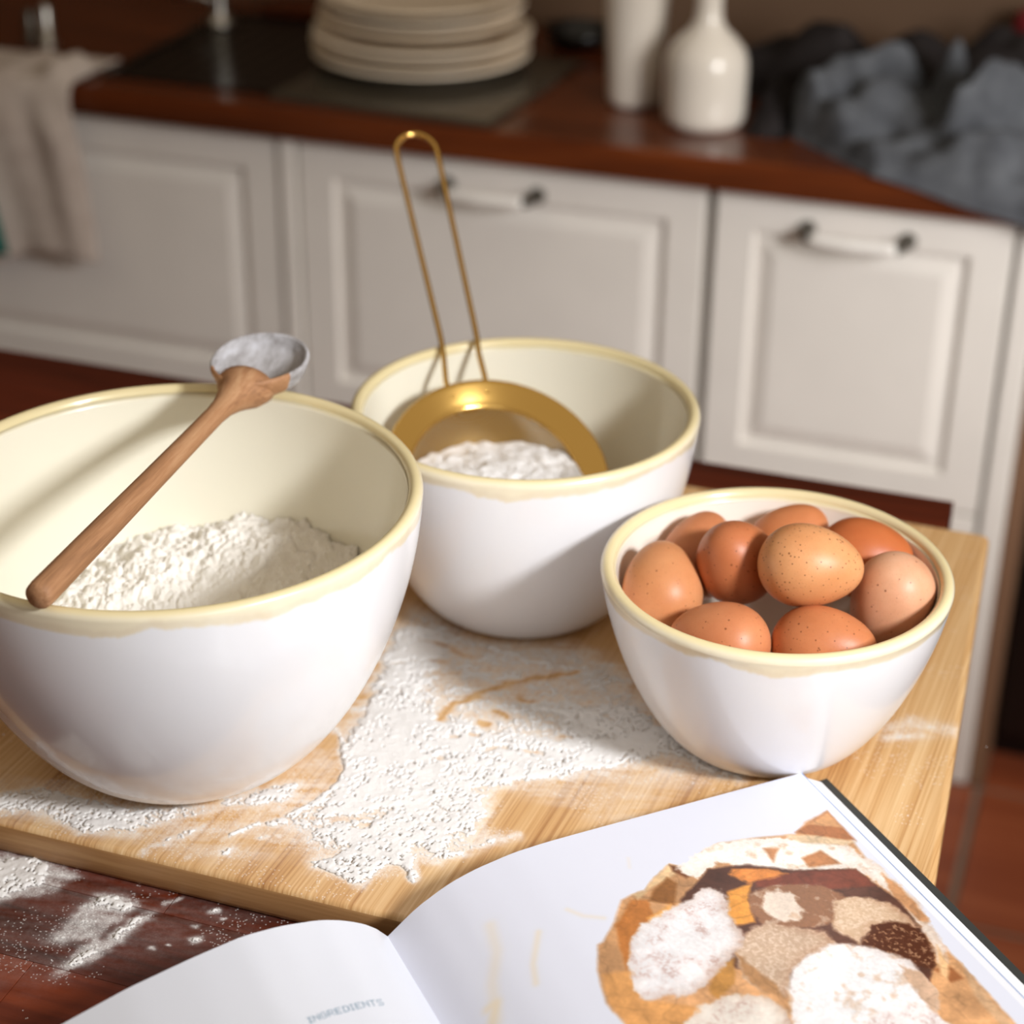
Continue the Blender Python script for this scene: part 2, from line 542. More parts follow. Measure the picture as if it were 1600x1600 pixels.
FLOUR_TABLE = [["P",[[-5464,7086],[-5202,7181],[-5091,7162],[-5068,7026],[-5154,6910],[-5285,6807]],20.0,0.7],["P",[[-5525,7183],[-4991,7228],[-4886,7150],[-4944,7014],[-5070,6901],[-5264,6775]],27.0,0.38],["L",[[-4661,6993],[-4521,7016]],34.0,0.5],["P",[[-4724,7037],[-4507,7060],[-4494,6900],[-4569,6766],[-4716,6633],[-4776,6638],[-4745,6809]],31.0,0.42],["L",[[-4439,6802],[-4388,6982]],34.0,0.6],["L",[[-4440,6770],[-4499,6644],[-4592,6486]],44.0,0.5],["L",[[-4543,6722],[-4561,6559]],34.0,0.3],["L",[[-4084,6887],[-4071,6897]],24.0,0.7],["L",[[-4082,7136],[-4069,7141]],20.0,0.6],["L",[[-4118,7003],[-4112,7005]],14.0,0.6],["L",[[-4314,7163],[-4368,7099]],17.0,0.5],["L",[[-4188,6818],[-4185,6819]],10.0,0.6],["L",[[-4260,6761],[-4257,6762]],14.0,0.6],["L",[[-4017,7089],[-4013,7090]],10.0,0.6],["P",[[-5541,7207],[-3792,7208],[-3940,6835],[-4644,6327],[-4915,6230]],136.0,0.035]]
PRINT = [[[208,156,110],[[64,355],[244,394],[353,460],[570,403],[796,365],[915,392],[1064,474],[1131,418],[1263,477],[1361,547],[1441,552],[1507,567],[1646,719],[1745,800],[1776,810],[1863,965],[1923,1165],[1918,1239],[1900,1409],[1870,1776],[324,2469],[160,2137],[138,1662],[144,1349],[117,976],[88,638]],1,"bag"],[[190,120,62],[[1461,587],[1383,619],[1414,740],[1602,841],[1732,1030],[1684,855],[1631,725]],2,""],[[222,160,98],[[1851,996],[1713,1040],[1765,1229],[1607,1328],[1543,1403],[1692,1473],[1895,1368],[1910,1173]],3,""],[[232,196,150],[[1131,418],[1070,483],[1208,516],[1346,553],[1430,600],[1441,552],[1361,547],[1263,477]],2,""],[[150,98,52],[[1200,503],[1176,569],[1273,708],[1382,630],[1314,566]],1,""],[[120,72,45],[[1134,423],[1038,497],[1028,534],[1107,547],[1145,475]],1,""],[[252,246,238],[[1118,464],[878,366],[679,377],[335,497],[142,653],[69,852],[50,1171],[141,1507],[194,1638],[261,1660],[174,1389],[149,1047],[208,836],[535,731],[721,638],[881,504],[1060,566]],6,"powder"],[[196,132,84],[[435,646],[298,631],[259,769],[439,725]],1,""],[[200,140,95],[[588,496],[509,528],[601,619]],1,""],[[176,112,70],[[344,446],[64,355],[65,636],[258,510]],1,""],[[216,160,110],[[227,413],[71,364],[66,515]],1,""],[[228,198,160],[[407,444],[258,510],[71,645],[145,645],[361,535]],1,""],[[205,150,105],[[95,917],[68,1024],[87,1330],[144,1306],[157,1116]],3,""],[[92,58,46],[[958,530],[760,571],[526,718],[208,836],[182,977],[147,1131],[174,1389],[274,1605],[479,1812],[909,1629],[1264,1187],[1298,867],[1228,684],[1084,607]],2,"dark"],[[126,64,46],[[761,701],[499,740],[211,841],[188,992],[454,916],[795,754]],2,""],[[224,140,70],[[845,576],[651,656],[583,729],[826,707],[879,618]],3,""],[[236,160,72],[[960,729],[804,717],[889,825],[955,990],[1083,957],[1049,866]],2,""],[[236,170,92],[[1452,740],[1280,694],[1315,734],[1447,784]],2,""],[[190,136,72],[[1293,1174],[1194,1166],[1289,1323],[1423,1385],[1432,1310]],2,""],[[150,106,78],[[867,790],[720,763],[462,868],[390,1003],[506,1156],[685,1134],[913,1060],[937,913]],3,"d_brown"],[[232,214,198],[[780,804],[695,817],[638,885],[666,999],[738,1070],[855,1000],[847,896]],5,"powder"],[[222,190,158],[[475,1007],[393,1008],[310,1037],[195,1139],[175,1336],[268,1402],[397,1244],[547,1338],[600,1186]],4,"powder2"],[[88,46,28],[[397,1244],[262,1257],[175,1362],[224,1550],[301,1634],[424,1501],[525,1336]],4,"d_dark"],[[206,176,150],[[1135,1090],[1003,1017],[887,1018],[779,1095],[640,1185],[652,1294],[836,1308],[987,1378],[1102,1499],[1195,1435],[1228,1310],[1198,1190]],4,"powder2"],[[180,134,92],[[1160,1130],[1217,1280],[1195,1435],[1118,1501],[1100,1403],[1142,1263]],3,""],[[246,244,247],[[1628,880],[1511,777],[1305,716],[1152,688],[1076,659],[995,676],[981,743],[1030,873],[1052,1033],[1123,1126],[1317,1213],[1502,1303],[1580,1283],[1739,1247],[1762,1160],[1705,994]],5,"mott"],[[249,247,249],[[1051,1434],[947,1346],[828,1296],[665,1278],[493,1376],[368,1535],[378,1759],[556,2013],[833,2247],[1332,2028],[1188,1695]],4,"powder"],[[214,178,150],[[447,1532],[367,1641],[386,1780],[484,1905],[494,1806],[471,1671]],5,""],[[242,234,224],[[1895,1761],[1697,1493],[1539,1395],[1342,1372],[1207,1453],[1151,1572],[1191,1739],[1332,2028]],5,"mott"],[[250,246,246],[[1194,2088],[935,1827],[670,1779],[494,1806],[456,2010],[664,2321]],5,"mott"],[[160,100,60],[[301,1634],[206,1633],[198,1747],[271,1746]],1,""],[[236,190,140],[[172,1494],[200,1636],[280,1727],[288,1674]],1,""],[[214,172,132],[[138,1662],[164,1922],[174,2154],[234,2128],[225,1872]],2,""]]
STAIN = [[[[2175,395],[2219,564],[2314,714],[2387,922]],31,0.35],[[[1994,580],[2109,753],[2150,866]],17,0.45],[[[1797,515],[1746,593],[1658,651]],14,0.35],[[[1313,287],[1345,359]],10,0.2],[[[2392,823],[2343,827],[2424,927]],24,0.5]]


def flour_layer(name, shapes, x0, x1, y0, y1, z, res, label, top, mat, seed):
    """thin granular layer of loose flour as real relief; returns the dust image of what lies thinner"""
    nx, ny = int((x1 - x0) / res), int((y1 - y0) / res)
    X, Y = np.meshgrid(np.linspace(x0, x1, nx), np.linspace(y0, y1, ny))
    D = density(X, Y, shapes)
    g1 = fbm(X * 420, Y * 420, 3, seed)
    g2 = fbm(X * 110, Y * 110, 3, seed + 4)
    # brushed streaks where the film is thin
    bx = X * 0.96 + Y * 0.28 + 0.010 * fbm(X * 14, Y * 14, 2, 77)
    by = Y * 0.96 - X * 0.28 + 0.016 * fbm(X * 14, Y * 14, 2, 78)
    g4 = fbm(bx * 22, by * 190, 4, seed + 9)
    rng = np.random.RandomState(seed)
    g3 = rng.rand(ny, nx)
    lumps = np.clip(fbm(X * 260, Y * 260, 2, seed + 15) - 0.56, 0, 1) * 2.2
    thin = np.clip(1 - D * 0.9, 0, 1)
    th = D * 1.2 + (g1 - 0.5) * 0.55 + (g2 - 0.5) * 0.5 + (g3 - 0.5) * 0.62 + (g4 - 0.5) * 1.1 * thin
    keep = (th > 0.56) & ~((rng.rand(ny, nx) > 0.972) & (g2 > 0.42))
    body = np.clip((D - 0.25) / 0.75, 0, 1)
    H = body * top * (0.30 + 0.75 * g2) + (g1 - 0.4) * 0.00022 * np.clip(D * 1.6, 0.3, 1) + lumps * top * 0.16 * np.clip(D * 1.4, 0, 1) + (g3 - 0.5) * 0.00022 + 0.0002
    H = np.clip(H * np.clip((D - 0.25) / 0.35, 0.25, 1), 0.00005, 1)
    idx = -np.ones((ny, nx), int)
    fk = keep[:-1, :-1] & keep[1:, :-1] & keep[:-1, 1:] & keep[1:, 1:]
    use = np.zeros((ny, nx), bool)
    for a, b in ((0, 0), (1, 0), (0, 1), (1, 1)):
        use[a:ny - 1 + a, b:nx - 1 + b] |= fk
    edge = use & ~(np.pad(fk, 1)[1:, 1:] & np.pad(fk, 1)[:-1, 1:] & np.pad(fk, 1)[1:, :-1] & np.pad(fk, 1)[:-1, :-1])
    H[edge] *= 0.25
    idx[use] = np.arange(use.sum())
    V = np.stack([X[use], Y[use], z + 0.00015 + H[use]], 1)
    q = np.stack([idx[:-1, :-1][fk], idx[:-1, 1:][fk], idx[1:, 1:][fk], idx[1:, :-1][fk]], 1)
    me = bpy.data.meshes.new(name)
    me.vertices.add(len(V))
    me.vertices.foreach_set('co', V.ravel())
    me.loops.add(q.size)
    me.loops.foreach_set('vertex_index', q.ravel().astype(np.int32))
    me.polygons.add(len(q))
    me.polygons.foreach_set('loop_start', np.arange(0, q.size, 4, dtype=np.int32))
    me.polygons.foreach_set('use_smooth', np.ones(len(q), bool))
    me.update(calc_edges=True)
    me.validate()
    me.materials.append(mat)
    o = bpy.data.objects.new(name, me)
    COL.objects.link(o)
    tag(o, label, 'flour', kind='stuff')
    w_ = np.clip(D * 3, 0, 1)
    dust = np.clip(D * 1.25 + ((g1 - 0.5) * 0.6 + (g2 - 0.5) * 0.4 + (g4 - 0.5) * 1.1) * w_, 0, 1)
    speck = (g3 > 0.972 - 0.12 * np.clip(D * 2.2, 0, 1)) & (fbm(X * 40, Y * 40, 2, 3) + D * 1.2 > 0.62)
    dust = np.maximum(np.clip(dust * 1.35, 0, 1) * (0.6 + 0.5 * g3), speck * 0.8)
    dust = np.minimum(dust, 0.84)
    return image(name + '_dust', np.repeat(np.clip(dust, 0, 1)[..., None], 3, 2).astype(np.float32))


# ------------------------------------------------------------------ the room
floor = box('floor', -2.4, 1.9, -1.6, 2.6, -0.05, -0.006, MAT_GROUT)
floor['kind'] = 'structure'
tm = wood('terracotta', (112, 50, 30), (150, 76, 46), (176, 98, 62), 'X', 0.6, 0.45, rand=0.3, ring=9)
TX0, TY0, TS = -0.089, 2.075, 0.27
for i in range(-6, 4):
    for j in range(-4, 2):
        x, y = TX0 + i * TS, TY0 + j * TS
        t = mesh('tile', *boxvf(0.005, TS - 0.005, 0.005, TS - 0.005, -0.0055, random.uniform(-0.0006, 0.0006), 0.002), tm.m, floor, False)
        t.location = (x, y, 0)
wall = box('wall_back', -2.4, 1.9, 2.52, 2.6, -0.05, 2.3, MAT_WALL)
wall['kind'] = 'structure'
wall = box('wall_left', -2.5, -2.4, -1.6, 2.6, -0.05, 2.3, MAT_WALL)
wall['kind'] = 'structure'
wall = box('wall_front', -2.5, 1.9, -1.7, -1.6, -0.05, 2.3, MAT_WALL)
wall['kind'] = 'structure'

# ------------------------------------------------------------------ kitchen units along the back
CF = 2.075            # front plane of the drawers


def front_vf(x0, x1, z0, z1, fr=0.044):
    """framed drawer front with a sunk moulding and a raised field"""
    loops = [(0.0, 0.019), (0.0, 0.0015), (0.0015, 0.0), (fr, 0.0), (fr + 0.003, 0.007), (fr + 0.009, 0.0075),
             (fr + 0.026, 0.0015), (fr + 0.028, 0.001)]
    V, F = [], []
    for ins, d in loops:
        V += [(x0 + ins, CF + d, z0 + ins), (x1 - ins, CF + d, z0 + ins), (x1 - ins, CF + d, z1 - ins), (x0 + ins, CF + d, z1 - ins)]
    for k in range(len(loops) - 1):
        for c in range(4):
            c2 = (c + 1) % 4
            F.append((4 * k + c, 4 * k + c2, 4 * k + 4 + c2, 4 * k + 4 + c))
    n = 4 * (len(loops) - 1)
    F.append((n, n + 1, n + 2, n + 3))
    F.append((3, 2, 1, 0))
    return V, F


def handle_vf(xc, zc):
    hl = 0.056
    path = []
    for k in range(15):
        s = -1 + 2 * k / 14
        path.append((xc + s * hl * 0.86, CF - 0.031 - 0.003 * (1 - s * s), zc - 0.0015 * (1 - s * s)))
    V, F = tube(path, [0.0082 - 0.0018 * abs(-1 + 2 * k / 14) for k in range(15)], 10)
    nb = len(F)
    for s in (-1, 1):
        pv, pf = tube([(xc + s * hl, CF, zc), (xc + s * hl, CF - 0.003, zc), (xc + s * hl * 0.99, CF - 0.018, zc),
                       (xc + s * hl * 0.9, CF - 0.031, zc), (xc + s * hl * 0.84, CF - 0.033, zc)], [0.0105, 0.0095, 0.0058, 0.0062, 0.0055], 12)
        n = len(V)
        V += pv
        F += [tuple(i + n for i in f) for f in pf]
    return V, F, [0] * nb + [1] * (len(F) - nb)


def cabinet(x0, x1, label, handles, split):
    t = thing('base_cabinet', label, 'cabinet', (0, 0, 0))
    V, F = join(boxvf(x0, x1, CF + 0.02, 2.5, 0.022, 0.735, 0.001))
    mesh('body', V, F, MAT_CARCASS, t, False)
    for z0, z1 in split:
        d = mesh('drawer', *front_vf(x0 + 0.003, x1 - 0.003, z0, z1), MAT_PAINT, t, False)
        if handles:
            v, f, mi = handle_vf((x0 + x1) / 2 - 0.004, z1 - 0.034)
            mesh('handle', v, f, [MAT_HANDLE, MAT_DARKSTEEL], d, True, mi)
    box('plinth', x0, x1, CF + 0.05, CF + 0.065, 0.0, 0.0225, MAT_CARCASS, t)
    return t


SPLIT = [(0.376, 0.733), (0.024, 0.371)]
cabinet(-1.56, -1.014, 'cream cabinet under the sink with pale towel hanging over it', False, SPLIT)
cabinet(-0.991, -0.4785, 'wide cream drawer cabinet behind the gold strainer handle', True, SPLIT)
cabinet(-0.472, -0.134, 'narrow cream drawer cabinet under the dark crumpled cloths', True, SPLIT)
box('filler_strip', -1.0125, -0.9925, CF - 0.006, CF + 0.3, 0.0, 0.735, MAT_PAINT, None, 0.003)
tag(bpy.data.objects['filler_strip'], 'slim cream upright strip between the two left cabinets', 'strip')
box('end_panel', -0.1315, -0.1045, CF - 0.002, 2.30, 0.0, 0.735, MAT_PAINT, None, 0.004)
tag(bpy.data.objects['end_panel'], 'narrow cream upright panel closing the right end of the cabinets', 'panel')
tag(box('shaded_side', -0.1035, -0.0835, CF + 0.004, 2.30, 0.0, 0.735, MAT_SIDE_SHADE, None, 0.002),
    'thin brown strip painted as the shaded side of the cream end panel', 'panel')  # separate strip; the shade of the cream side is put into its colour
ap = thing('dark_appliance', 'black appliance front right of the thin brown strip', 'appliance', (0, 0, 0))
box('body', -0.0815, 0.52, 2.13, 2.51, 0.05, 0.735, MAT_BLACK, ap, 0.004)
box('kickplate', -0.0815, 0.52, 2.16, 2.175, 0.0, 0.0505, MAT_BLACK, ap, 0.001)
box('door', -0.080, 0.518, 2.112, 2.1295, 0.06, 0.61, MAT_BLACK, ap, 0.004)
mesh('handle', *tube([(-0.0, 2.112, 0.57), (0.0, 2.085, 0.57), (0.44, 2.085, 0.57), (0.44, 2.112, 0.57)], 0.008), MAT_DARKSTEEL, ap)

ct = box('worktop', -1.7, 0.55, 2.052, 2.52, 0.738, COUNTER_Z, MAT_COUNTER, None, 0.004)
tag(ct, 'long dark brown wooden worktop running along the back wall', 'worktop')

# sink and tap on the left of the worktop
sk = thing('sink', 'glossy black sink and drainer set into the worktop behind the towel', 'sink', (0, 0, COUNTER_Z))


def ringbox(x0, x1, y0, y1, w, z0, z1):
    return join(boxvf(x0, x1, y0, y0 + w, z0, z1), boxvf(x0, x1, y1 - w, y1, z0, z1),
                boxvf(x0, x0 + w, y0 + w, y1 - w, z0, z1), boxvf(x1 - w, x1, y0 + w, y1 - w, z0, z1))


mesh('rim', *ringbox(-1.262, -1.012, 2.095, 2.44, 0.012, 0.0, 0.004), MAT_SINK, sk, False)
box('drainer', -1.25, -1.024, 2.107, 2.428, 0.0, 0.0015, MAT_SINK, sk)
mesh('groove', *join(*[boxvf(-1.235 + k * 0.025, -1.23 + k * 0.025, 2.13, 2.40, 0.0016, 0.0022) for k in range(9)]), MAT_SINK, sk, False)
tp_ = thing('tap', 'dull grey tap standing at the back of the black sink', 'tap', (-1.236, 2.37, COUNTER_Z + 0.0024))
V, F = lathe([(0, 0), (0.022, 0), (0.022, 0.006), (0.014, 0.012), (0.011, 0.02), (0.0105, 0.13), (0.012, 0.135), (0.012, 0.16), (0, 0.165)], 24)
mesh('column', V, F, MAT_CHROME, tp_)
V, F = tube([(0, 0, 0.14), (0.0, -0.04, 0.165), (0.0, -0.09, 0.17), (0, -0.13, 0.155), (0, -0.14, 0.13)], 0.009)
mesh('spout', V, F, MAT_CHROME, tp_)
V, F = tube([(-0.008, 0, 0.034), (-0.03, 0, 0.036), (-0.066, -0.004, 0.034)], [0.006, 0.006, 0.005])
mesh('lever', V, F, MAT_CHROME, tp_)

for nm, x, y, h, r, lab in (('taller', -1.40, 2.2, 0.056, 0.0085, 'pale grey upright rod behind the towel, taller and brighter of two'),
                            ('shorter', -1.428, 2.205, 0.046, 0.0075, 'dull grey upright rod behind the towel, shorter of two')):
    V, F = lathe([(0, 0), (r * 1.5, 0), (r * 1.5, 0.003), (r, 0.006), (r * 0.95, h - r), (r * 0.7, h - r * 0.4), (0, h)], 16)
    tag(mesh('rod', V, F, MAT_CHROME if nm == 'taller' else MAT_DARKSTEEL, loc=(x, y, COUNTER_Z)), lab, 'rod')

# chopping board, glass tray, plates
tag(box('chopping_board', -1.21, -0.99, 2.446, 2.505, COUNTER_Z, COUNTER_Z + 0.016, MAT_COUNTER, None, 0.003),
    'brown wooden chopping board lying behind the black sink', 'board')
tray = tag(mesh('glass_tray', *boxvf(-0.145, 0.145, -0.15, 0.15, 0, 0.007, 0.003), MAT_GLASSGREY, None, False, loc=(-0.872, 2.222, COUNTER_Z)),
           'smoky grey glass tray under the stack of plates', 'tray')
tray.rotation_euler = (0, 0, math.radians(-4))


def plate_vf(r, d, th=0.0045):
    up = [(0, 0.004), (r * 0.55, 0.004), (r * 0.64, 0.0055), (r * 0.70, d * 0.55), (r * 0.985, d), (r, d - 0.001)]
    lo = [(r, d - 0.003), (r * 0.97, d - th), (r * 0.69, d * 0.35), (r * 0.60, 0.0012), (r * 0.58, 0.0), (r * 0.52, 0.0), (r * 0.5, 0.0012), (0, 0.0012)]
    return lathe((up + lo)[::-1], 72)


pz = COUNTER_Z + 0.0072
ords = ['lowest', 'second from the bottom', 'third from the bottom', 'third from the top', 'second from the top', 'topmost']
plates = [(0.138, 0.0135, 0.0138), (0.1385, 0.0135, 0.0138), (0.1385, 0.0135, 0.021), (0.128, 0.012, 0.0128), (0.1285, 0.012, 0.0128), (0.1275, 0.014, 0.0)]
for k, (r, d, step) in enumerate(plates):
    o = mesh('plate', *plate_vf(r, d + 0.006), MAT_PLATE if k % 2 else MAT_PLATE2,
             loc=(-0.905 + random.uniform(-.003, .003), 2.275 + random.uniform(-.003, .003), pz))
    tag(o, 'cream stoneware plate, %s of the stack on the worktop' % ords[k], 'plate', 'plates stacked on the glass tray')
    pz += step

# black low pan behind the plates
V, F = lathe([(0, 0), (0.03, 0), (0.042, 0.012), (0.044, 0.026), (0.042, 0.026), (0.039, 0.013), (0.028, 0.004), (0, 0.004)], 40)
tag(mesh('small_dish', V, F, MAT_BLACK, loc=(-0.752, 2.45, COUNTER_Z)), 'low black dish behind the plates at the wall', 'dish')

# carafe and bottle
V, F = lathe([(0, 0), (0.026, 0), (0.0305, 0.004), (0.032, 0.012), (0.0335, 0.05), (0.0365, 0.10), (0.0395, 0.15), (0.0405, 0.17),
              (0.0385, 0.17), (0.0375, 0.15), (0.033, 0.08), (0.03, 0.02), (0, 0.015)], 64)
tag(mesh('vase', V, F, MAT_VASE, loc=(-0.612, 2.222, COUNTER_Z)), 'plain white tapering vase beside the narrow necked bottle', 'vase')
V, F = lathe([(0, 0), (0.036, 0), (0.044, 0.003), (0.0475, 0.010), (0.0485, 0.02), (0.0485, 0.066), (0.0475, 0.078), (0.043, 0.090), (0.033, 0.102),
              (0.022, 0.112), (0.0165, 0.122), (0.015, 0.135), (0.0145, 0.17), (0.016, 0.182), (0.0185, 0.187), (0.0185, 0.19), (0.014, 0.19), (0.0115, 0.17), (0, 0.16)], 64)
tag(mesh('bottle', V, F, MAT_VASE, loc=(-0.513, 2.172, COUNTER_Z)), 'white glazed stoneware bottle with rounded shoulders and slim neck', 'bottle')


# towels hanging over the edge
def towel_pt(u, v):
    # v 0: on the worktop, 1: bottom hem; u 0 left, 1 right
    top = 0.10
    s = v * (top + 0.235)
    xr = -1.262 - 0.012 * math.sin(min(1, v / 0.55) * math.pi) + 0.012 * max(0, v - 0.5) * 2
    x = -1.60 + (xr + 1.60) * u
    fold = 0.5 * math.sin(u * 21 + v * 2.2) + 0.3 * math.sin(u * 37 - v * 3.0 + 1) + 0.3 * math.sin(u * 9 + v * 4)
    edge = 2.0440
    if s < top - 0.008:
        return (x, edge + (top - s), COUNTER_Z + 0.003 + 0.010 * max(0, fold) * (1 - u * 0.3) + (0.018 if u > 0.86 and v > 0.12 else 0.0) * math.sin((u - 0.86) / 0.14 * math.pi))
    if s < top + 0.008:
        a = (s - top + 0.008) / 0.016 * math.pi / 2
        return (x, edge + 0.008 * (1 - math.sin(a)) - 0.004, COUNTER_Z + 0.003 - 0.006 * (1 - math.cos(a)) + 0.010 * max(0, fold) * (1 - math.sin(a)))
    q = s - top - 0.008
    hang = q * (1 - 0.17 * (u - 0.5) + 0.03 * math.sin(u * 14))
    return (x + 0.02 * q * math.sin(u * 9), edge - 0.004 - 0.016 * min(1, q / 0.05) * (0.75 + fold * 0.5) - 0.004, COUNTER_Z - 0.004 - hang)


V, F = sheet(towel_pt, 70, 60)
tw = mesh('towel', V, F, MAT_TOWEL)
md = tw.modifiers.new('thick', 'SOLIDIFY')
md.thickness = 0.003
tag(tw, 'pale beige towel draped over the worktop edge at the left', 'towel')


def teal_pt(u, v):
    x0 = -1.66
    x1 = -1.390 + 0.030 * v
    return (x0 + (x1 - x0) * u, 2.0 - 0.004 * math.sin(u * 15), 0.72 - 0.157 * v)


V, F = sheet(teal_pt, 16, 16)
te = mesh('teal_cloth', V, F, MAT_TEAL)
md = te.modifiers.new('thick', 'SOLIDIFY')
md.thickness = 0.003
tag(te, 'teal green cloth edge hanging beside the beige towel', 'cloth')


# crumpled cloths on the right of the worktop
def heap(x0, x1, y0, y1, fn, nx=130, ny=90):
    gx, gy = np.meshgrid(np.linspace(x0, x1, nx), np.linspace(y0, y1, ny))
    px, py, pz_ = fn(gx, gy)
    V = np.stack([px, py, pz_], -1).reshape(-1, 3)
    F = [(j * nx + i, j * nx + i + 1, (j + 1) * nx + i + 1, (j + 1) * nx + i) for j in range(ny - 1) for i in range(nx - 1)]
    return V, F


def ridge(gx, gy, pts, w, h):
    return h * np.exp(-(seg_dist(gx, gy, pts) / w) ** 2)


def cloth_front(gx, gy):
    u = (gx + 0.41) / 0.55
    sh = (gy - 2.0) / 0.36
    h = np.zeros_like(gx)
    for pts, w, a in (([(-0.385, 2.16), (-0.36, 2.24), (-0.30, 2.30)], 0.03, 0.055), ([(-0.35, 2.13), (-0.30, 2.19)], 0.04, 0.035),
                      ([(-0.22, 2.12), (-0.19, 2.17), (-0.15, 2.22), (-0.09, 2.23), (-0.04, 2.19)], 0.020, 0.062),
                      ([(-0.20, 2.08), (-0.12, 2.10), (-0.02, 2.08)], 0.022, 0.032), ([(-0.24, 2.25), (-0.25, 2.34)], 0.018, 0.06),
                      ([(-0.1, 2.3), (0.0, 2.27), (0.1, 2.3)], 0.04, 0.06), ([(0.02, 2.1), (0.1, 2.2)], 0.03, 0.04)):
        h = np.maximum(h, ridge(gx + 0.01 * (fbm(gx * 20, gy * 20, 2, 2) - .5), gy, pts, w, a))
    h = h * 1.25 + 0.030 * np.abs(fbm(gx * 16, gy * 16, 2, 7) * 2 - 1) + 0.008 * fbm(gx * 40, gy * 40, 2, 9)
    # the left front corner is cut along a slant
    cut = np.clip((gy - (2.145 - (gx + 0.395) * 0.95)) / 0.012, 0, 1)
    z = COUNTER_Z + 0.004 + h * cut
    y = np.maximum(gy, 2.145 - (gx + 0.395) * 0.95)
    over = np.clip(2.050 - y, 0, 1)
    lim = np.clip(0.004 + (gx + 0.27) * 0.22, 0.0, 0.055)
    over = np.minimum(over, lim)
    y2 = np.where(y < 2.050, 2.046 - 0.004 * np.clip(over * 80, 0, 1) - 0.002 * np.sin(gx * 60), y)
    z = np.where(y < 2.050, COUNTER_Z + 0.005 - over, z)
    return gx, y2, z


V, F = heap(-0.405, 0.15, 1.985, 2.288, cloth_front)
c1 = mesh('dish_cloth', V, F, MAT_GREYCLOTH)
md = c1.modifiers.new('thick', 'SOLIDIFY')
md.thickness = 0.003
tag(c1, 'crumpled slate grey cloth spilling over the worktop edge', 'cloth')


def cloth_back(gx, gy):
    r = np.maximum(np.abs((gx + 0.264) / 0.284) ** 2.5, 0) + np.abs((gy - 2.370) / 0.077) ** 2.5
    env = np.clip(1 - r, 0, 1) ** 0.45
    h = env * (0.030 + 0.078 * np.abs(fbm(gx * 11, gy * 15, 2, 21) * 2 - 1) + 0.012 * fbm(gx * 30, gy * 30, 2, 3))
    return gx, gy, COUNTER_Z + 0.001 + h + 0.025 * env * np.clip((gx + 0.45) * 2.5, 0, 1)


V, F = heap(-0.548, 0.02, 2.293, 2.447, cloth_back)
c2 = mesh('dark_cloth', V, F, MAT_DARKCLOTH)
tag(c2, 'heap of charcoal cloth at the wall behind the grey cloth', 'cloth')


def cloth_side(gx, gy):
    r = np.hypot((gx + 0.4355) / 0.026, (gy - 2.225) / 0.085)
    env = np.clip(1 - r, 0, 1) ** 0.5
    return gx, gy, COUNTER_Z + 0.001 + env * (0.028 + 0.045 * np.abs(fbm(gx * 34, gy * 34, 3, 31) * 2 - 1))


V, F = heap(-0.4615, -0.409, 2.14, 2.31, cloth_side, 60, 90)
tag(mesh('rag', V, F, MAT_DARKCLOTH), 'small bunched dark rag right beside the white bottle', 'cloth')
V, F = lathe([(0, 0), (0.022, 0), (0.024, 0.004), (0.023, 0.082), (0.016, 0.092), (0, 0.095)], 24)
tag(mesh('red_pot', V, F, MAT_RED, loc=(-0.178, 2.475, COUNTER_Z)), 'small dark red pot at the far right behind the cloths', 'pot')

# ------------------------------------------------------------------ the table
tb = thing('kitchen_table', 'dark stained wooden table carrying the board and bowls', 'table', (0, 0, 0))
SW = 0.0559
k = 0
y = 0.200
row = 0
while y < 1.3175:
    cuts = [-1.35, -0.95 + 0.13 * ((row * 5) % 7) / 7 * 3, -0.52 + 0.11 * ((row * 3) % 5) / 5 * 2, -0.1045]
    for xa, xb in zip(cuts[:-1], cuts[1:]):
        s = mesh('stave', *boxvf(xa + 0.0001, xb - 0.0001, y + 0.0001, y + SW - 0.0001, TABLE_Z - 0.03, TABLE_Z, 0.0004), MAT_TABLE, tb, False)
    y += SW
    row += 1
for x in (-1.28, -0.20):
    for yy in (0.30, 1.24):
        box('leg', x - 0.03, x + 0.03, yy - 0.03, yy + 0.03, 0.0, TABLE_Z - 0.03, MAT_PAINT, tb, 0.003)
mesh('apron', *ringbox(-1.30, -0.18, 0.27, 1.27, 0.02, TABLE_Z - 0.11, TABLE_Z - 0.0305), MAT_PAINT, tb, False)

# ------------------------------------------------------------------ flour on the board and the table
BX0, BX1, BY0, BY1 = -0.66, -0.03, 0.715, 1.24
img_board = flour_layer('spilled_flour', FLOUR_BOARD, BX0, BX1, BY0, BY1, BOARD_Z, 0.00055,
                        'loose white flour scattered over the bamboo board between the bowls', 0.0017, MAT_FLOUR, 2)
TX_0, TX_1, TY_0, TY_1 = -0.62, -0.25, 0.55, 0.76
img_table = flour_layer('flour_dusting', FLOUR_TABLE, TX_0, TX_1, TY_0, TY_1, TABLE_Z, 0.00055,
                        'patches of white flour spilled on the dark table', 0.0020, MAT_FLOUR, 7)


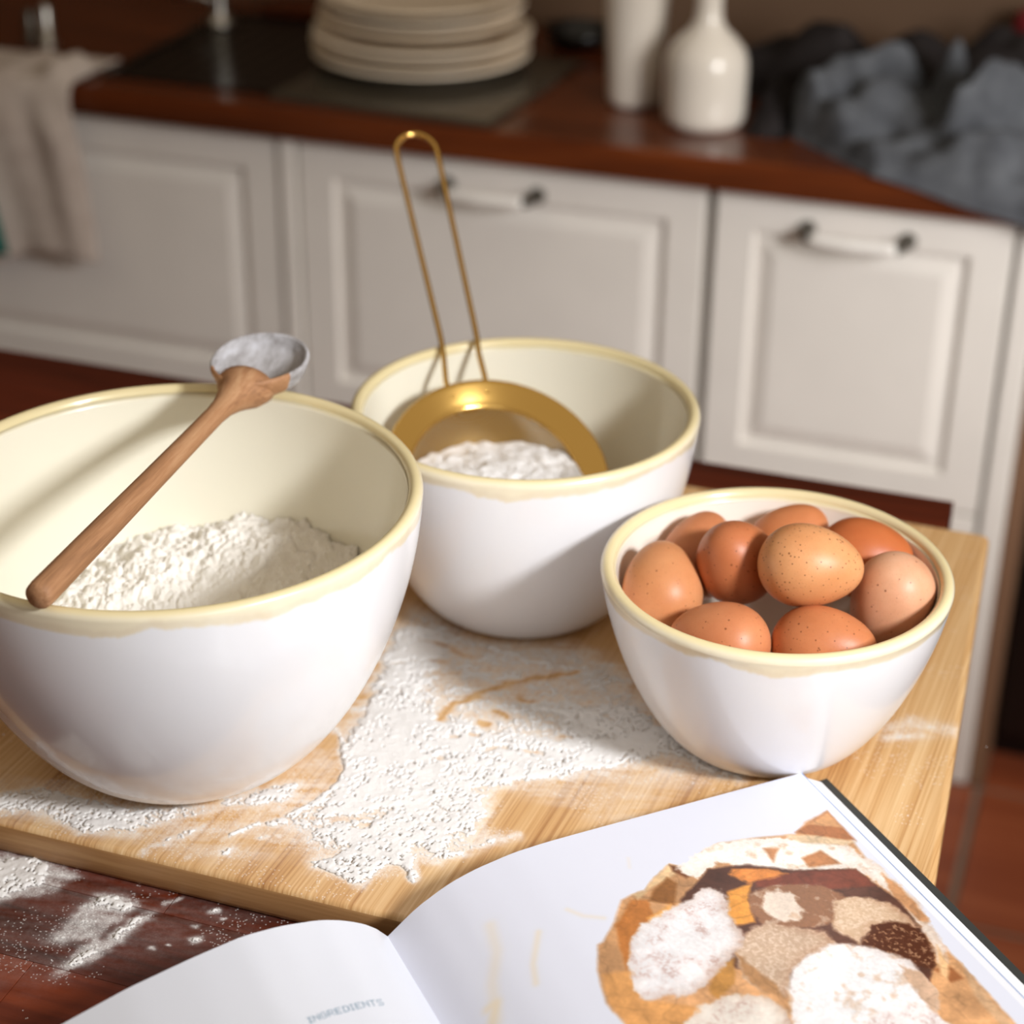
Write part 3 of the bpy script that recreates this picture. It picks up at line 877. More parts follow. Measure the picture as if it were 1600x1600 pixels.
def add_dust(mat, img, x0, x1, y0, y1, amount, tint):
    t = mat.node_tree
    b = t.nodes['Principled BSDF']
    old = b.inputs['Base Color'].links[0].from_socket
    g = t.nodes.new('ShaderNodeNewGeometry')
    mp = t.nodes.new('ShaderNodeMapping')
    mp.vector_type = 'POINT'
    mp.inputs['Location'].default_value = (-x0 / (x1 - x0), -y0 / (y1 - y0), 0)
    mp.inputs['Scale'].default_value = (1 / (x1 - x0), 1 / (y1 - y0), 1)
    t.links.new(g.outputs['Position'], mp.inputs[0])
    im = t.nodes.new('ShaderNodeTexImage')
    im.image = img
    im.image.colorspace_settings.name = 'Non-Color'
    im.extension = 'CLIP'
    t.links.new(mp.outputs[0], im.inputs[0])
    # only on faces that look up
    sp = t.nodes.new('ShaderNodeSeparateXYZ')
    t.links.new(g.outputs['Normal'], sp.inputs[0])
    mm = t.nodes.new('ShaderNodeMath')
    mm.operation = 'MULTIPLY'
    t.links.new(im.outputs[0], mm.inputs[0])
    gt = t.nodes.new('ShaderNodeMath')
    gt.operation = 'GREATER_THAN'
    gt.inputs[1].default_value = 0.6
    t.links.new(sp.outputs[2], gt.inputs[0])
    t.links.new(gt.outputs[0], mm.inputs[1])
    m2 = t.nodes.new('ShaderNodeMath')
    m2.operation = 'MULTIPLY'
    m2.inputs[1].default_value = amount
    t.links.new(mm.outputs[0], m2.inputs[0])
    mx = t.nodes.new('ShaderNodeMix')
    mx.data_type = 'RGBA'
    t.links.new(m2.outputs[0], mx.inputs[0])
    t.links.new(old, mx.inputs[6])
    mx.inputs[7].default_value = tint
    t.links.new(mx.outputs[2], b.inputs['Base Color'])


add_dust(MAT_TABLE, img_table, TX_0, TX_1, TY_0, TY_1, 0.85, lin(244, 242, 240))

# ------------------------------------------------------------------ the bamboo board
bm_ = M('bamboo', (1, 1, 1, 1), 0.46)
v = bm_.coord('Object', (1, 1, 1), (0, 0, math.radians(3.0)))
sc1 = bm_.n('ShaderNodeMapping')
sc1.inputs['Scale'].default_value = (55, 1.6, 20)
bm_.l(v, sc1.inputs[0])
strip = bm_.noise(sc1.outputs[0], 1.0, 2, 0.5)
sc2 = bm_.n('ShaderNodeMapping')
sc2.inputs['Scale'].default_value = (640, 6, 60)
bm_.l(v, sc2.inputs[0])
fine = bm_.noise(sc2.outputs[0], 1.0, 3, 0.6)
sc3 = bm_.n('ShaderNodeMapping')
sc3.inputs['Scale'].default_value = (9, 3, 9)
bm_.l(v, sc3.inputs[0])
big = bm_.noise(sc3.outputs[0], 1.0, 3, 0.6)
f = bm_.math('ADD', bm_.math('MULTIPLY', strip, 0.34), bm_.math('ADD', bm_.math('MULTIPLY', fine, 0.5), bm_.math('MULTIPLY', big, 0.16)))
bm_.color(bm_.ramp(f, [(0.33, lin(162, 110, 62)), (0.46, lin(206, 160, 106)), (0.58, lin(226, 188, 138)), (0.72, lin(240, 211, 168))]))
bm_.bump(fine, 0.15, 0.0006)
add_dust(bm_.m, img_board, BX0, BX1, BY0, BY1, 0.9, lin(246, 242, 236))
be = wood('bamboo_edge', (136, 96, 58), (172, 128, 82), (198, 156, 106), 'X', 3.0, 0.5)


def board_mesh():
    # plan outline, corners slightly rounded; rounded top and bottom edges
    C = [(-0.655, 0.7185), (-0.044, 0.7185), (-0.0705, 1.236), (-0.668, 1.239)]
    out = []
    n = len(C)
    for i in range(n):
        p, a, b = Vector(C[i]), Vector(C[i - 1]), Vector(C[(i + 1) % n])
        da, db = (a - p).normalized(), (b - p).normalized()
        r = 0.006
        s, e = p + da * r, p + db * r
        for k in range(6):
            t = k / 5
            out.append(s * (1 - t) ** 2 + p * 2 * t * (1 - t) + e * t * t)
    cx = sum((Vector(c) for c in C), Vector((0, 0))) / 4
    H = BOARD_Z - TABLE_Z
    R = 0.0042
    lev = [(R, 0.0), (R * 0.3, R * 0.3), (0, R), (0, H - R), (R * 0.12, H - R * 0.6), (R * 0.4, H - R * 0.2), (R, H)]
    V, F, mi = [], [], []
    m = len(out)
    for ins, z in lev:
        for q in out:
            d = (q - cx)
            L = d.length
            V.append((*(cx + d * (1 - ins * 1.3 / L)), z))
    for k in range(len(lev) - 1):
        for i in range(m):
            i2 = (i + 1) % m
            F.append((k * m + i, k * m + i2, (k + 1) * m + i2, (k + 1) * m + i))
            mi.append(1 if k < len(lev) - 3 else 0)
    F.append(tuple(range((len(lev) - 1) * m, len(lev) * m)))
    mi.append(0)
    F.append(tuple(reversed(range(m))))
    mi.append(1)
    return V, F, mi


V, F, mi = board_mesh()
bd = mesh('chopping_board', V, F, [bm_.m, be.m], None, True, mi, loc=(0, 0, TABLE_Z))
for p in bd.data.polygons:
    if len(p.vertices) > 4:
        p.use_smooth = False
tag(bd, 'thick bamboo chopping board under the three bowls', 'board')

# ------------------------------------------------------------------ bowls
BOWLS = dict(right=(-0.1661, 0.9425, 0.0975, 0.1136, 0.0378, 1.40, 1.75), mid=(-0.3497, 1.0458, 0.1084, 0.1376, 0.0515, 1.5183, 1.7371),
             left=(-0.4741, 0.8170, 0.1356, 0.1695, 0.0475, 1.70, 1.62))


def brad(key, z):
    X, Y, R, h, rb, a, b = BOWLS[key]
    t = np.clip(np.asarray(z, float) / h, 0, 1)
    return rb + (R - rb) * (1 - (1 - t) ** a) ** (1 / b)


WALL_T = 0.0078


def bowl(key, label, inner, smear=False):
    X, Y, R, h, rb, a, b = BOWLS[key]
    zs = (np.linspace(0, 1, 40) ** 1.5) * (h - 0.0052)
    outer = [(0, 0.003), (rb - 0.006, 0.003), (rb - 0.005, 0.0), (rb - 0.0005, 0.0)] + [(float(brad(key, z)), float(z)) for z in zs[1:]]
    rt = R - WALL_T / 2
    lip = [(rt + WALL_T / 2 * math.cos(t), h - 0.0035 + 0.0042 * math.sin(t)) for t in np.linspace(-0.25, math.pi + 0.1, 14)]
    zi = h - 0.003 - (np.linspace(0, 1, 40) ** 1.0) * (h - 0.003 - 0.012)
    inn = [(max(0.0, float(brad(key, max(z - 0.002, 0)) - WALL_T * (1.0 + 0.35 * (1 - z / h)))), float(z)) for z in zi]
    r_end = inn[-1][0]
    inn += [(r_end * 0.86, 0.0095), (r_end * 0.6, 0.0082), (0, 0.008)]
    prof = outer + lip + inn
    V, F = lathe(prof, 128)
    n_out = len(outer) - 1
    mi = []
    seg = 128
    # face order follows the profile; first ring pair is a fan
    for k in range(len(prof) - 1):
        mi += [0 if k < n_out + 9 else 1] * seg
    mo = ceramic('glaze_outside_' + key, None, h, smear)
    mn = ceramic('glaze_inside_' + key, inner, h)
    # slight hand-thrown wobble
    V = [(x * (1 + 0.006 * math.sin(2 * math.atan2(y, x) + 0.6)), y * (1 + 0.006 * math.sin(2 * math.atan2(y, x) + 0.6)), z) for x, y, z in V]
    o = mesh('bowl', V, F, [mo, mn], None, True, mi, loc=(X, Y, BOARD_Z))
    tag(o, label, 'bowl', 'white glazed bowls on the board')
    return o


bowl('left', 'largest white bowl holding loose flour with wooden spoon across it', 'cream', True)
bowl('mid', 'middle white bowl with the gold strainer resting inside', 'cream')
bowl('right', 'smallest white bowl filled with brown eggs', 'white')

# flour heap in the big bowl
LX, LY = BOWLS['left'][0], BOWLS['left'][1]


def flour_z(x, y):
    z = 0.0775 + 0.12 * y + 0.115 * x
    z = z + 0.014 * np.exp(-(((x + 0.005) / 0.045) ** 2 + ((y - 0.07) / 0.035) ** 2)) + 0.010 * np.exp(-(((x + 0.06) / 0.03) ** 2 + ((y - 0.03) / 0.05) ** 2))
    z = z - 0.007 * np.exp(-(((x - 0.0) / 0.03) ** 2 + ((y - 0.02) / 0.05) ** 2))
    rough = 1 - 0.8 * np.exp(-(((x - 0.005) / 0.022) ** 2 + ((y - 0.03) / 0.05) ** 2))
    l1 = fbm(x * 60, y * 60, 2, 3) - 0.5
    l2 = fbm(x * 170, y * 170, 3, 8) - 0.5
    l3 = np.abs(fbm(x * 260, y * 260, 2, 12) - 0.5)
    l4 = fbm(x * 420, y * 420, 2, 19) - 0.5
    crack = np.clip(0.03 - np.abs(fbm(x * 45, y * 45, 3, 17) - 0.5), 0, 1) / 0.03
    return z + rough * (0.009 * l1 + 0.006 * l2 + 0.004 * l3 - 0.0025 * crack + 0.0032 * l4) + 0.0012 * l2 + 0.0007 * l4


def polar(nr, na, rmax, zf):
    V, F = [], []
    al = np.linspace(0, 2 * np.pi, na, endpoint=False)
    rho = np.linspace(0, 1, nr) ** 0.8
    P = rho[:, None] * rmax[None, :]
    x, y = P * np.cos(al), P * np.sin(al)
    z = zf(x, y)
    V = np.stack([x, y, z], -1).reshape(-1, 3)
    for j in range(nr - 1):
        for i in range(na):
            i2 = (i + 1) % na
            F.append((j * na + i, j * na + i2, (j + 1) * na + i2, (j + 1) * na + i))
    return V, F


al = np.linspace(0, 2 * np.pi, 560, endpoint=False)
rm = np.full(560, 0.10)
for _ in range(12):
    rm = brad('left', np.clip(flour_z(rm * np.cos(al), rm * np.sin(al)) - 0.002, 0.01, 0.16)) - WALL_T * 1.12 - 0.0012
V, F = polar(240, 560, rm, flour_z)
tag(mesh('flour', V, F, MAT_FLOUR_WARM, loc=(LX, LY, BOARD_Z)), 'lumpy mound of pale flour inside the largest bowl', 'flour', kind='stuff')

# ------------------------------------------------------------------ wooden spoon across the big bowl
A = Vector((-0.4695, 0.6785, 0.9752))
HC = Vector((-0.4825, 0.9470, 0.9788))
ax = (HC - A).normalized()
sp = thing('wooden_spoon', 'long beech spoon with floured bowl lying across the largest bowl', 'spoon', A)
sp.rotation_euler = ax.to_track_quat('Y', 'Z').to_euler()
LH = (HC - A).length
HLEN, HWID = 0.0325, 0.0285


def head_w(v):
    q = (v - LH) / HLEN
    return HWID * math.sqrt(max(0.0, 1 - abs(q) ** 2.1))


neck = LH - HLEN
stations = [(0.0, 0.0), (0.0004, 0.0055), (0.002, 0.0069), (0.006, 0.0073), (0.06, 0.0069), (0.12, 0.0063), (0.18, 0.0059), (neck - 0.03, 0.0058), (neck - 0.018, 0.0066),
            (neck - 0.008, 0.0088), (neck + 0.001, 0.0122), (neck + 0.008, 0.0160), (neck + 0.014, 0.0178), (neck + 0.019, 0.006)]
V, F = [], []
for v_, r_ in stations:
    fl = max(0, min(1, (v_ - neck + 0.01) / 0.03))
    for k_ in range(24):
        an = 2 * math.pi * k_ / 24
        V.append((r_ * math.cos(an), v_, r_ * math.sin(an) * (1 - 0.35 * fl) - 0.002 * fl))
for j in range(len(stations) - 1):
    for i in range(24):
        i2 = (i + 1) % 24
        F.append((j * 24 + i, j * 24 + i2, (j + 1) * 24 + i2, (j + 1) * 24 + i))
mesh('handle', V, F, MAT_SPOON, sp)


def spoon_head():
    # rings from the outside bottom up over the rim and down the hollow
    prof_ = []
    for t in np.linspace(0, 1, 10):
        prof_.append((t, -0.0155 * math.sqrt(max(0, 1 - t ** 2.4)) + 0.004))
    prof_ += [(1.0, 0.0052), (0.985, 0.0066), (0.955, 0.0070), (0.92, 0.0060)]
    for t in np.linspace(0.88, 0, 10):
        prof_.append((t, -0.0085 * math.sqrt(max(0, 1 - (t / 0.93) ** 2)) + 0.0035))
    seg = 48
    V, F, mi = [], [], []
    for t, z in prof_:
        for k in range(seg):
            an = 2 * math.pi * k / seg
            c, s = math.cos(an), math.sin(an)
            wide = HWID * (1 + 0.10 * s)
            V.append((t * c * wide * (abs(c) ** 0.02 if c else 1), LH + t * s * HLEN, z + 0.004 * t * max(0, s)))
    for j in range(len(prof_) - 1):
        for i in range(seg):
            i2 = (i + 1) % seg
            F.append((j * seg + i, j * seg + i2, (j + 1) * seg + i2, (j + 1) * seg + i))
            s = math.sin(2 * math.pi * (i + 0.5) / seg)
            c = math.cos(2 * math.pi * (i + 0.5) / seg)
            coated = (j >= 12) or (j >= 8 and s - 0.35 * c > -0.1 + 0.12 * math.sin(i * 2.3)) or (j >= 6 and s > 0.25) or (j >= 5 and c > 0.35 and s > -0.35)
            if j >= 11 and j < 14 and s < -0.45:
                coated = False
            mi.append(1 if coated else 0)
    F.append(tuple(reversed(range(seg))))
    mi.append(0)
    n = len(V) - seg
    F.append(tuple(range(n, n + seg)))
    mi.append(1)
    return V, F, mi


m = M('floured_wood', lin(190, 189, 192), 0.95, spec=0.1)
vv = m.coord('Object', (1, 0.35, 1))
nn_ = m.noise(vv, 130, 5, 0.65)
m.color(m.ramp(nn_, [(0.34, lin(152, 148, 148)), (0.52, lin(184, 182, 185)), (0.7, lin(206, 206, 212))]))
m.bump(nn_, 0.35, 0.0008)
V, F, mi = spoon_head()
hd = mesh('spoon_head', V, F, [MAT_SPOON, m.m], sp, True, mi)
hd['label'] = 'spoon hollow coated with greyish white flour'

# ------------------------------------------------------------------ gold strainer in the middle bowl
C0 = Vector((-0.3647, 1.039, -0.5625 + 1.45))
nrm = Vector((0.33, -0.402, 0.854)).normalized()
upd = (Vector((0, 0, 1)) - nrm * nrm.z).normalized()
sdd = upd.cross(nrm).normalized()
SM = Matrix(((sdd.x, upd.x, nrm.x, C0.x), (sdd.y, upd.y, nrm.y, C0.y), (sdd.z, upd.z, nrm.z, C0.z), (0, 0, 0, 1)))
st = thing('strainer', 'gold wire handled strainer full of sifted flour leaning in the middle bowl', 'strainer')
st.matrix_world = SM
RO, RI = 0.0720, 0.0560
V, F = lathe([(RO - 0.0012, -0.0016), (RO, -0.0008), (RO + 0.0004, 0.0002), (RO - 0.0006, 0.001), (RO - 0.003, 0.0004), (RI + 0.004, -0.0058), (RI + 0.0008, -0.0068),
              (RI - 0.0006, -0.0075), (RI - 0.0006, -0.0092), (RI + 0.0012, -0.0092), (RI + 0.005, -0.0076), (RO - 0.004, -0.0014), (RO - 0.0012, -0.0016)], 128)
mesh('rim_flange', V, F, MAT_BRASS, st)
gm = M('gold_gauze', lin(176, 142, 84), 0.5, 1.0)
chk = gm.n('ShaderNodeTexCoord')
wv = []
for d in ('X', 'Y'):
    w = gm.n('ShaderNodeTexWave', wave_type='BANDS', bands_direction=d)
    w.inputs['Scale'].default_value = 330
    gm.l(chk.outputs['Object'], w.inputs['Vector'])
    wv.append(w.outputs['Fac'])
mx = gm.math('MAXIMUM', wv[0], wv[1])
al_ = gm.smooth(mx, 0.45, 0.8)
gm.l(gm.math('ADD', 0.42, gm.math('MULTIPLY', al_, 0.58)), gm.b.inputs['Alpha'])
gm.bump(mx, 0.5, 0.0004)
V, F = lathe([(RI, -0.0085)] + [(RI * math.cos(t), -0.0085 - 0.044 * math.sin(t)) for t in np.linspace(0.08, math.pi / 2 - 0.02, 18)] + [(0, -0.0525)], 96)
mesh('gauze_basket', V, F, gm.m, st)


def ringpt(ang, r, z):
    return Vector((math.sin(ang) * r, math.cos(ang) * r, z))


inv = SM.inverted()
Pr = Vector((-0.4224, 1.1209, -0.5151 + 1.45 + 0.0065))
TIP = Vector((-0.501, 1.240, -0.4155 + 1.45))
hd_dir = (TIP - Pr).normalized()
sidew = hd_dir.cross(Vector((0, 0, 1))).normalized()
Kc = C0 + upd * (RO + 0.004)
Kc = Kc + (Pr - Kc) * 0.55 + Vector((0, 0, -0.001))


def wire(sg):
    base = SM @ ringpt(sg * 0.19, RO - 0.008, -0.0045)
    b2 = SM @ ringpt(sg * 0.18, RO + 0.003, -0.0012)
    kink = Kc + sidew * (0.0118 * sg)
    prr = Pr + sidew * (0.0122 * sg)
    tip0 = TIP + sidew * (0.0145 * sg) - hd_dir * 0.016
    return [base, b2, b2 + (kink - b2) * 0.5, kink, prr, prr + (tip0 - prr) * 0.25, prr + (tip0 - prr) * 0.6, tip0]


right = wire(1)
left = wire(-1)
arc = []
for k in range(1, 12):
    an = math.pi * k / 12
    arc.append(TIP - hd_dir * 0.016 + sidew * (0.0145 * math.cos(an)) + hd_dir * (0.0165 * math.sin(an)))
path = right + arc + left[::-1]
# resample smoothly
dense = []
for a_, b_ in zip(path[:-1], path[1:]):
    for k in range(4):
        dense.append(a_ + (b_ - a_) * (k / 4))
dense.append(path[-1])
sm_ = [dense[0]] + [(dense[i - 1] + dense[i] * 2 + dense[i + 1]) / 4 for i in range(1, len(dense) - 1)] + [dense[-1]]
V, F = tube([inv @ p for p in sm_], 0.0019, 10)
mesh('handle', V, F, MAT_BRASS, st)

# sifted flour lying level inside the strainer basket
SF = C0 - nrm * 0.012 + Vector((0.014, -0.018, 0.006))


def sift_z(x, y):
    r = np.hypot(x, y)
    return 0.008 * np.clip(1 - (r / 0.05) ** 2, 0, 1) + 0.006 * (fbm(x * 90, y * 90, 3, 5) - 0.5) + 0.004 * (fbm(x * 260, y * 260, 2, 6) - 0.5)


a2 = np.linspace(0, 2 * np.pi, 200, endpoint=False)
rmax = np.zeros(200)
for k in range(200):
    lo, hi = 0.0, 0.09
    for _ in range(24):
        mid = (lo + hi) / 2
        q = inv @ (SF + Vector((mid * math.cos(a2[k]), mid * math.sin(a2[k]), 0.0)))
        rr = math.hypot(q.x, q.y)
        dz = -0.0085 - q.z
        lim = q.z > -0.004 and rr > RI - 0.002 or (rr / (RI - 0.0008)) ** 2 + (max(0, dz) / 0.0435) ** 2 > 1
        if lim:
            hi = mid
        else:
            lo = mid
    rmax[k] = lo
V, F = polar(70, 200, rmax, sift_z)
tag(mesh('sifted_flour', V, F, MAT_ICING, loc=SF), 'white sifted flour heaped inside the gold strainer', 'flour', kind='stuff')

# ------------------------------------------------------------------ eggs
def egg_vf(L, D):
    prof_ = []
    for t in np.linspace(0, math.pi, 40):
        z = -math.cos(t)
        r = math.sin(t) * (1 - 0.13 * z) * (1 + 0.02 * math.sin(2 * t))
        prof_.append((max(0, r) * D / 2 if 0.001 < t < math.pi - 0.001 else 0.0, z * L / 2))
    return lathe(prof_, 56)


def egg_mat(name, rgb, dark, speck, spc):
    m = M(name, lin(*rgb), 0.42, spec=0.35)
    v = m.coord('Object')
    n = m.noise(v, 38, 4, 0.6)
    c = m.ramp(n, [(0.3, lin(*dark)), (0.7, lin(*rgb))])
    po = m.noise(v, 900, 2, 0.6)
    c = m.mix(m.math('MULTIPLY', m.smooth(po, 0.58, 0.75), 0.18), c, lin(122, 62, 30))
    if speck > 0:
        for sc_, rad_, th in ((420, 0.2, 0.9 - speck * 0.4), (210, 0.13, 0.93 - speck * 0.4), (95, 0.10, 0.95 - speck * 0.22)):
            vo = m.n('ShaderNodeTexVoronoi')
            vo.inputs['Scale'].default_value = sc_
            m.l(v, vo.inputs['Vector'])
            sep = m.n('ShaderNodeSeparateColor')
            m.l(vo.outputs['Color'], sep.inputs[0])
            s_ = m.math('SUBTRACT', 1.0, m.smooth(vo.outputs['Distance'], rad_ * 0.7, rad_ * 1.25))
            g_ = m.math('GREATER_THAN', sep.outputs[0], th)
            c = m.mix(m.math('MULTIPLY', m.math('MULTIPLY', s_, g_), 0.8), c, lin(*spc))
    m.color(c)
    m.bump(po, 0.12, 0.0004)
    m.b.inputs['Subsurface Weight'].default_value = 0.12
    m.b.inputs['Subsurface Radius'].default_value = (0.006, 0.002, 0.001)
    return m.m


RX, RY = BOWLS['right'][0], BOWLS['right'][1]
# x, y, z rel. bowl base; length, diameter; long-axis direction; colours; specks; label
EGGS = [
    (-0.0615, -0.0135, 0.0948, 0.0545, 0.0455, (-0.228, 0.699, 0.678), (206, 142, 96), (192, 126, 82), 0.1, 'plain tan egg standing at the left edge of the egg bowl'),
    (-0.0524, 0.0355, 0.0915, 0.054, 0.0435, (0.158, 0.654, 0.74), (202, 130, 88), (188, 116, 76), 0.0, 'shaded brown egg at the far left of the bowl, behind two others'),
    (-0.0243, 0.0047, 0.1101, 0.053, 0.046, (-0.18, -0.557, 0.811), (194, 118, 76), (180, 104, 64), 0.25, 'upright russet egg left of the heavily speckled egg'),
    (-0.0052, 0.0634, 0.0943, 0.054, 0.0435, (0.625, 0.326, 0.71), (206, 130, 84), (192, 116, 70), 0.0, 'rearmost plain orange brown egg against the bowl wall'),
    (0.0204, -0.0098, 0.123, 0.058, 0.0455, (0.979, 0.2, -0.025), (220, 158, 108), (206, 140, 90), 1.0, 'heavily speckled light egg on top in the centre of the bowl'),
    (0.0419, 0.0479, 0.1017, 0.0555, 0.0455, (0.994, 0.077, 0.08), (196, 110, 62), (182, 96, 50), 0.0, 'darkest glossy brown egg at the back right of the bowl'),
    (0.0631, 0.0093, 0.0994, 0.056, 0.044, (-0.334, -0.246, -0.91), (224, 172, 138), (210, 152, 116), 0.15, 'palest pinkish egg at the right side of the bowl'),
    (-0.0191, -0.0501, 0.0894, 0.057, 0.044, (-0.989, 0.104, -0.104), (202, 132, 90), (188, 116, 76), 0.3, 'tan egg lying at the front left against the bowl rim'),
    (0.0353, -0.0345, 0.0885, 0.058, 0.0445, (0.989, 0.003, 0.147), (202, 128, 84), (186, 112, 70), 0.5, 'lightly speckled egg lying at the front below the centre egg'),
]
for i, (x, y_, z_, L, D, d, rgb, dk, spk, lab) in enumerate(EGGS):
    V, F = egg_vf(L, D)
    o = mesh('egg', V, F, egg_mat('eggshell_%d' % i, rgb, dk, spk, (112, 58, 30)), loc=(RX + x, RY + y_, BOARD_Z + z_))
    o.rotation_euler = Vector(d).to_track_quat('Z', 'Y').to_euler()
    tag(o, lab, 'egg', 'brown eggs in the smallest bowl')

# ------------------------------------------------------------------ the open cookbook
TR = Vector((-0.1340, 0.8945))
TP = Vector((-0.65238, -0.75789))
SD = Vector((0.69187, -0.72202))
PROF = [[0.0, 0.013], [0.0656, 0.0192], [0.1073, 0.023], [0.1473, 0.0266], [0.1668, 0.0282], [0.1859, 0.0289], [0.2084, 0.027], [0.2232, 0.0238], [0.2415, 0.016], [0.2579, 0.0044], [0.2666, 0.0149], [0.2803, 0.0238], [0.2939, 0.0298], [0.3141, 0.0345], [0.3339, 0.0365], [0.36, 0.0342], [0.392, 0.0298], [0.4265, 0.0221]]
pa = np.array([p[0] for p in PROF])
pz_ = np.array([p[1] for p in PROF])


def spl(a):
    # gentle smoothing of the measured page curve
    return float(np.mean([np.interp(a + d, pa, pz_) for d in (-0.004, 0.0, 0.004)])) if not 0.250 < a < 0.266 else float(np.interp(a, pa, pz_))


def page_pt(a, b, dz=0.0):
    q = TR + TP * a + SD * b
    return (q.x, q.y, BOARD_Z + spl(a) + dz)


PH = 0.285
GUT = 0.2579
LEFT_END = 0.50
pa = np.append(pa, [0.46, 0.50])
pz_ = np.append(pz_, [0.0115, -0.002])

# printed picture on the right-hand page, text on the left-hand page
PW, PHT = 660, 726      # 0.4 mm cells
gx, gy = np.meshgrid((np.arange(PW) + 0.5) / PW * 0.264, (np.arange(PHT) + 0.5) / PHT * PH)
art = np.ones((PHT, PW, 3), np.float32) * np.array([0.855, 0.862, 0.912], np.float32)
for pts, w, den in STAIN:
    d = seg_dist(gx, gy, [(a / 1e4, b / 1e4) for a, b in pts])
    f = np.exp(-(d / (w / 1e4 * 1.1)) ** 2)[..., None] * den * 0.8
    art = art * (1 - f) + np.array([0.90, 0.80, 0.62]) * f
wob1 = fbm(gx * 260, gy * 260, 4, 3) - 0.5
wob2 = fbm(gx * 260, gy * 260, 4, 23) - 0.5
fine_ = fbm(gx * 700, gy * 700, 3, 31)
med = fbm(gx * 160, gy * 160, 4, 41)
low = fbm(gx * 55, gy * 55, 3, 51)
for col, pts, e, kind in PRINT:
    pts = [(a / 1e4, b / 1e4) for a, b in pts]
    amp = e / 1e4 * 10
    sx, sy = gx + wob1 * amp, gy + wob2 * amp
    ins = inside(sx, sy, pts)
    d = seg_dist(sx, sy, pts + pts[:1])
    f = np.clip(np.where(ins, 0.5 + d / 0.0022, 0.5 - d / 0.0022), 0, 1)[..., None]
    c = np.ones_like(art) * (np.array(col, np.float32) / 255)
    if kind == 'bag':
        c = c * (0.86 + 0.3 * low)[..., None]
    elif kind == 'mott':
        k_ = np.clip((med - 0.43) * 3.2, 0, 1)[..., None] * np.clip((fine_ - 0.30) * 2.2, 0, 1)[..., None] * 0.62
        c = c * (1 - k_) + np.array([0.66, 0.50, 0.46]) * k_
    elif kind == 'powder':
        k_ = np.clip((med - 0.60) * 5, 0, 1)[..., None] * 0.5
        c = c * (1 - k_) + np.array([0.80, 0.62, 0.46]) * k_
    elif kind == 'powder2':
        k_ = np.clip((fine_ - 0.40) * 2.2, 0, 1)[..., None] * 0.5
        c = c * (1 - k_) + np.array([0.94, 0.88, 0.82]) * k_
    elif kind == 'd_brown':
        k_ = np.clip((med - 0.52) * 6, 0, 1)[..., None] * 0.7
        c = c * (1 - k_) + np.array([0.86, 0.78, 0.70]) * k_
    elif kind == 'd_dark':
        k_ = np.clip((fine_ - 0.55) * 5, 0, 1)[..., None] * 0.6
        c = c * (1 - k_) + np.array([0.80, 0.64, 0.50]) * k_
    elif kind == 'dark':
        c = c * (0.75 + 0.5 * low)[..., None]
    if kind in ('mott', 'powder', 'powder2', 'd_brown', 'd_dark') and len(pts) > 7:
        cx_, cy_ = np.mean([p[0] for p in pts]), np.mean([p[1] for p in pts])
        ext = max(max(p[0] for p in pts) - min(p[0] for p in pts), 0.01) * 0.5
        rim_ = np.exp(-(d / 0.0045) ** 2)
        side_ = np.clip(((gy - cy_) * 0.7 - (gx - cx_) * 0.7) / ext * 0.6 + 0.3, 0, 1)
        k_ = np.clip(rim_ * (0.15 + 0.45 * side_) + 0.10 * side_, 0, 0.7)[..., None] * (0.5 if kind == 'powder' else 0.8)
        c = c * (1 - k_) + np.array([0.62, 0.42, 0.30]) * k_
    elif kind in ('', 'bag', 'dark'):
        fold = np.abs(fbm(gx * 60 + 0.6 * low, gy * 60, 3, 61) - 0.5)
        c = c * (1 - 0.10 * np.clip(1 - fold / 0.05, 0, 1) + 0.12 * (med - 0.5) * 2)[..., None]
    c = c * (0.84 + 0.12 * fine_ + 0.12 * low)[..., None]
    art = art * (1 - f) + c * f
# white margin at the outer edge of the page
mar = np.clip((0.0046 - gx) / 0.0006 + 0.5, 0, 1)[..., None]
art = art * (1 - mar) + np.array([0.905, 0.908, 0.935]) * mar
img_r = image('cookbook_picture', art)

FONT = {'I': ['111', '010', '010', '010', '010', '010', '111'], 'N': ['10001', '11001', '10101', '10101', '10011', '10001', '10001'],
        'G': ['01110', '10001', '10000', '10111', '10001', '10001', '01110'], 'R': ['11110', '10001', '10001', '11110', '10100', '10010', '10001'],
        'E': ['11111', '10000', '10000', '11110', '10000', '10000', '11111'], 'D': ['11110', '10001', '10001', '10001', '10001', '10001', '11110'],
        'T': ['11111', '00100', '00100', '00100', '00100', '00100', '00100'], 'S': ['01111', '10000', '10000', '01110', '00001', '00001', '11110']}
LW, LHT = 1210, 1426
lx, ly = np.meshgrid((np.arange(LW) + 0.5) / LW * (LEFT_END - GUT) + GUT, (np.arange(LHT) + 0.5) / LHT * PH)
txt = np.ones((LHT, LW, 3), np.float32) * np.array([0.890, 0.902, 0.940], np.float32)


def put_text(word, a0, a1, b0, b1, hgt, col):
    n = sum(len(FONT[c][0]) + 1 for c in word) - 1
    u0 = 0
    for c in word:
        g = np.array([[int(x) for x in r] for r in FONT[c]])
        w = g.shape[1]
        ua = (lx - a0) / (a1 - a0) * n - u0
        bb = b0 + (b1 - b0) * (lx - a0) / (a1 - a0)
        va = (ly - (bb - hgt)) / hgt * 7
        ok = (ua >= 0) & (ua < w) & (va >= 0) & (va < 7)
        hit = np.zeros(lx.shape, bool)
        hit[ok] = g[va[ok].astype(int), ua[ok].astype(int)] == 1
        txt[hit] = col
        u0 += w + 1


put_text('INGREDIENTS', 0.3245, 0.2855, 0.0688, 0.0652, 0.0042, (0.50, 0.60, 0.68))
img_l = image('cookbook_text', txt)


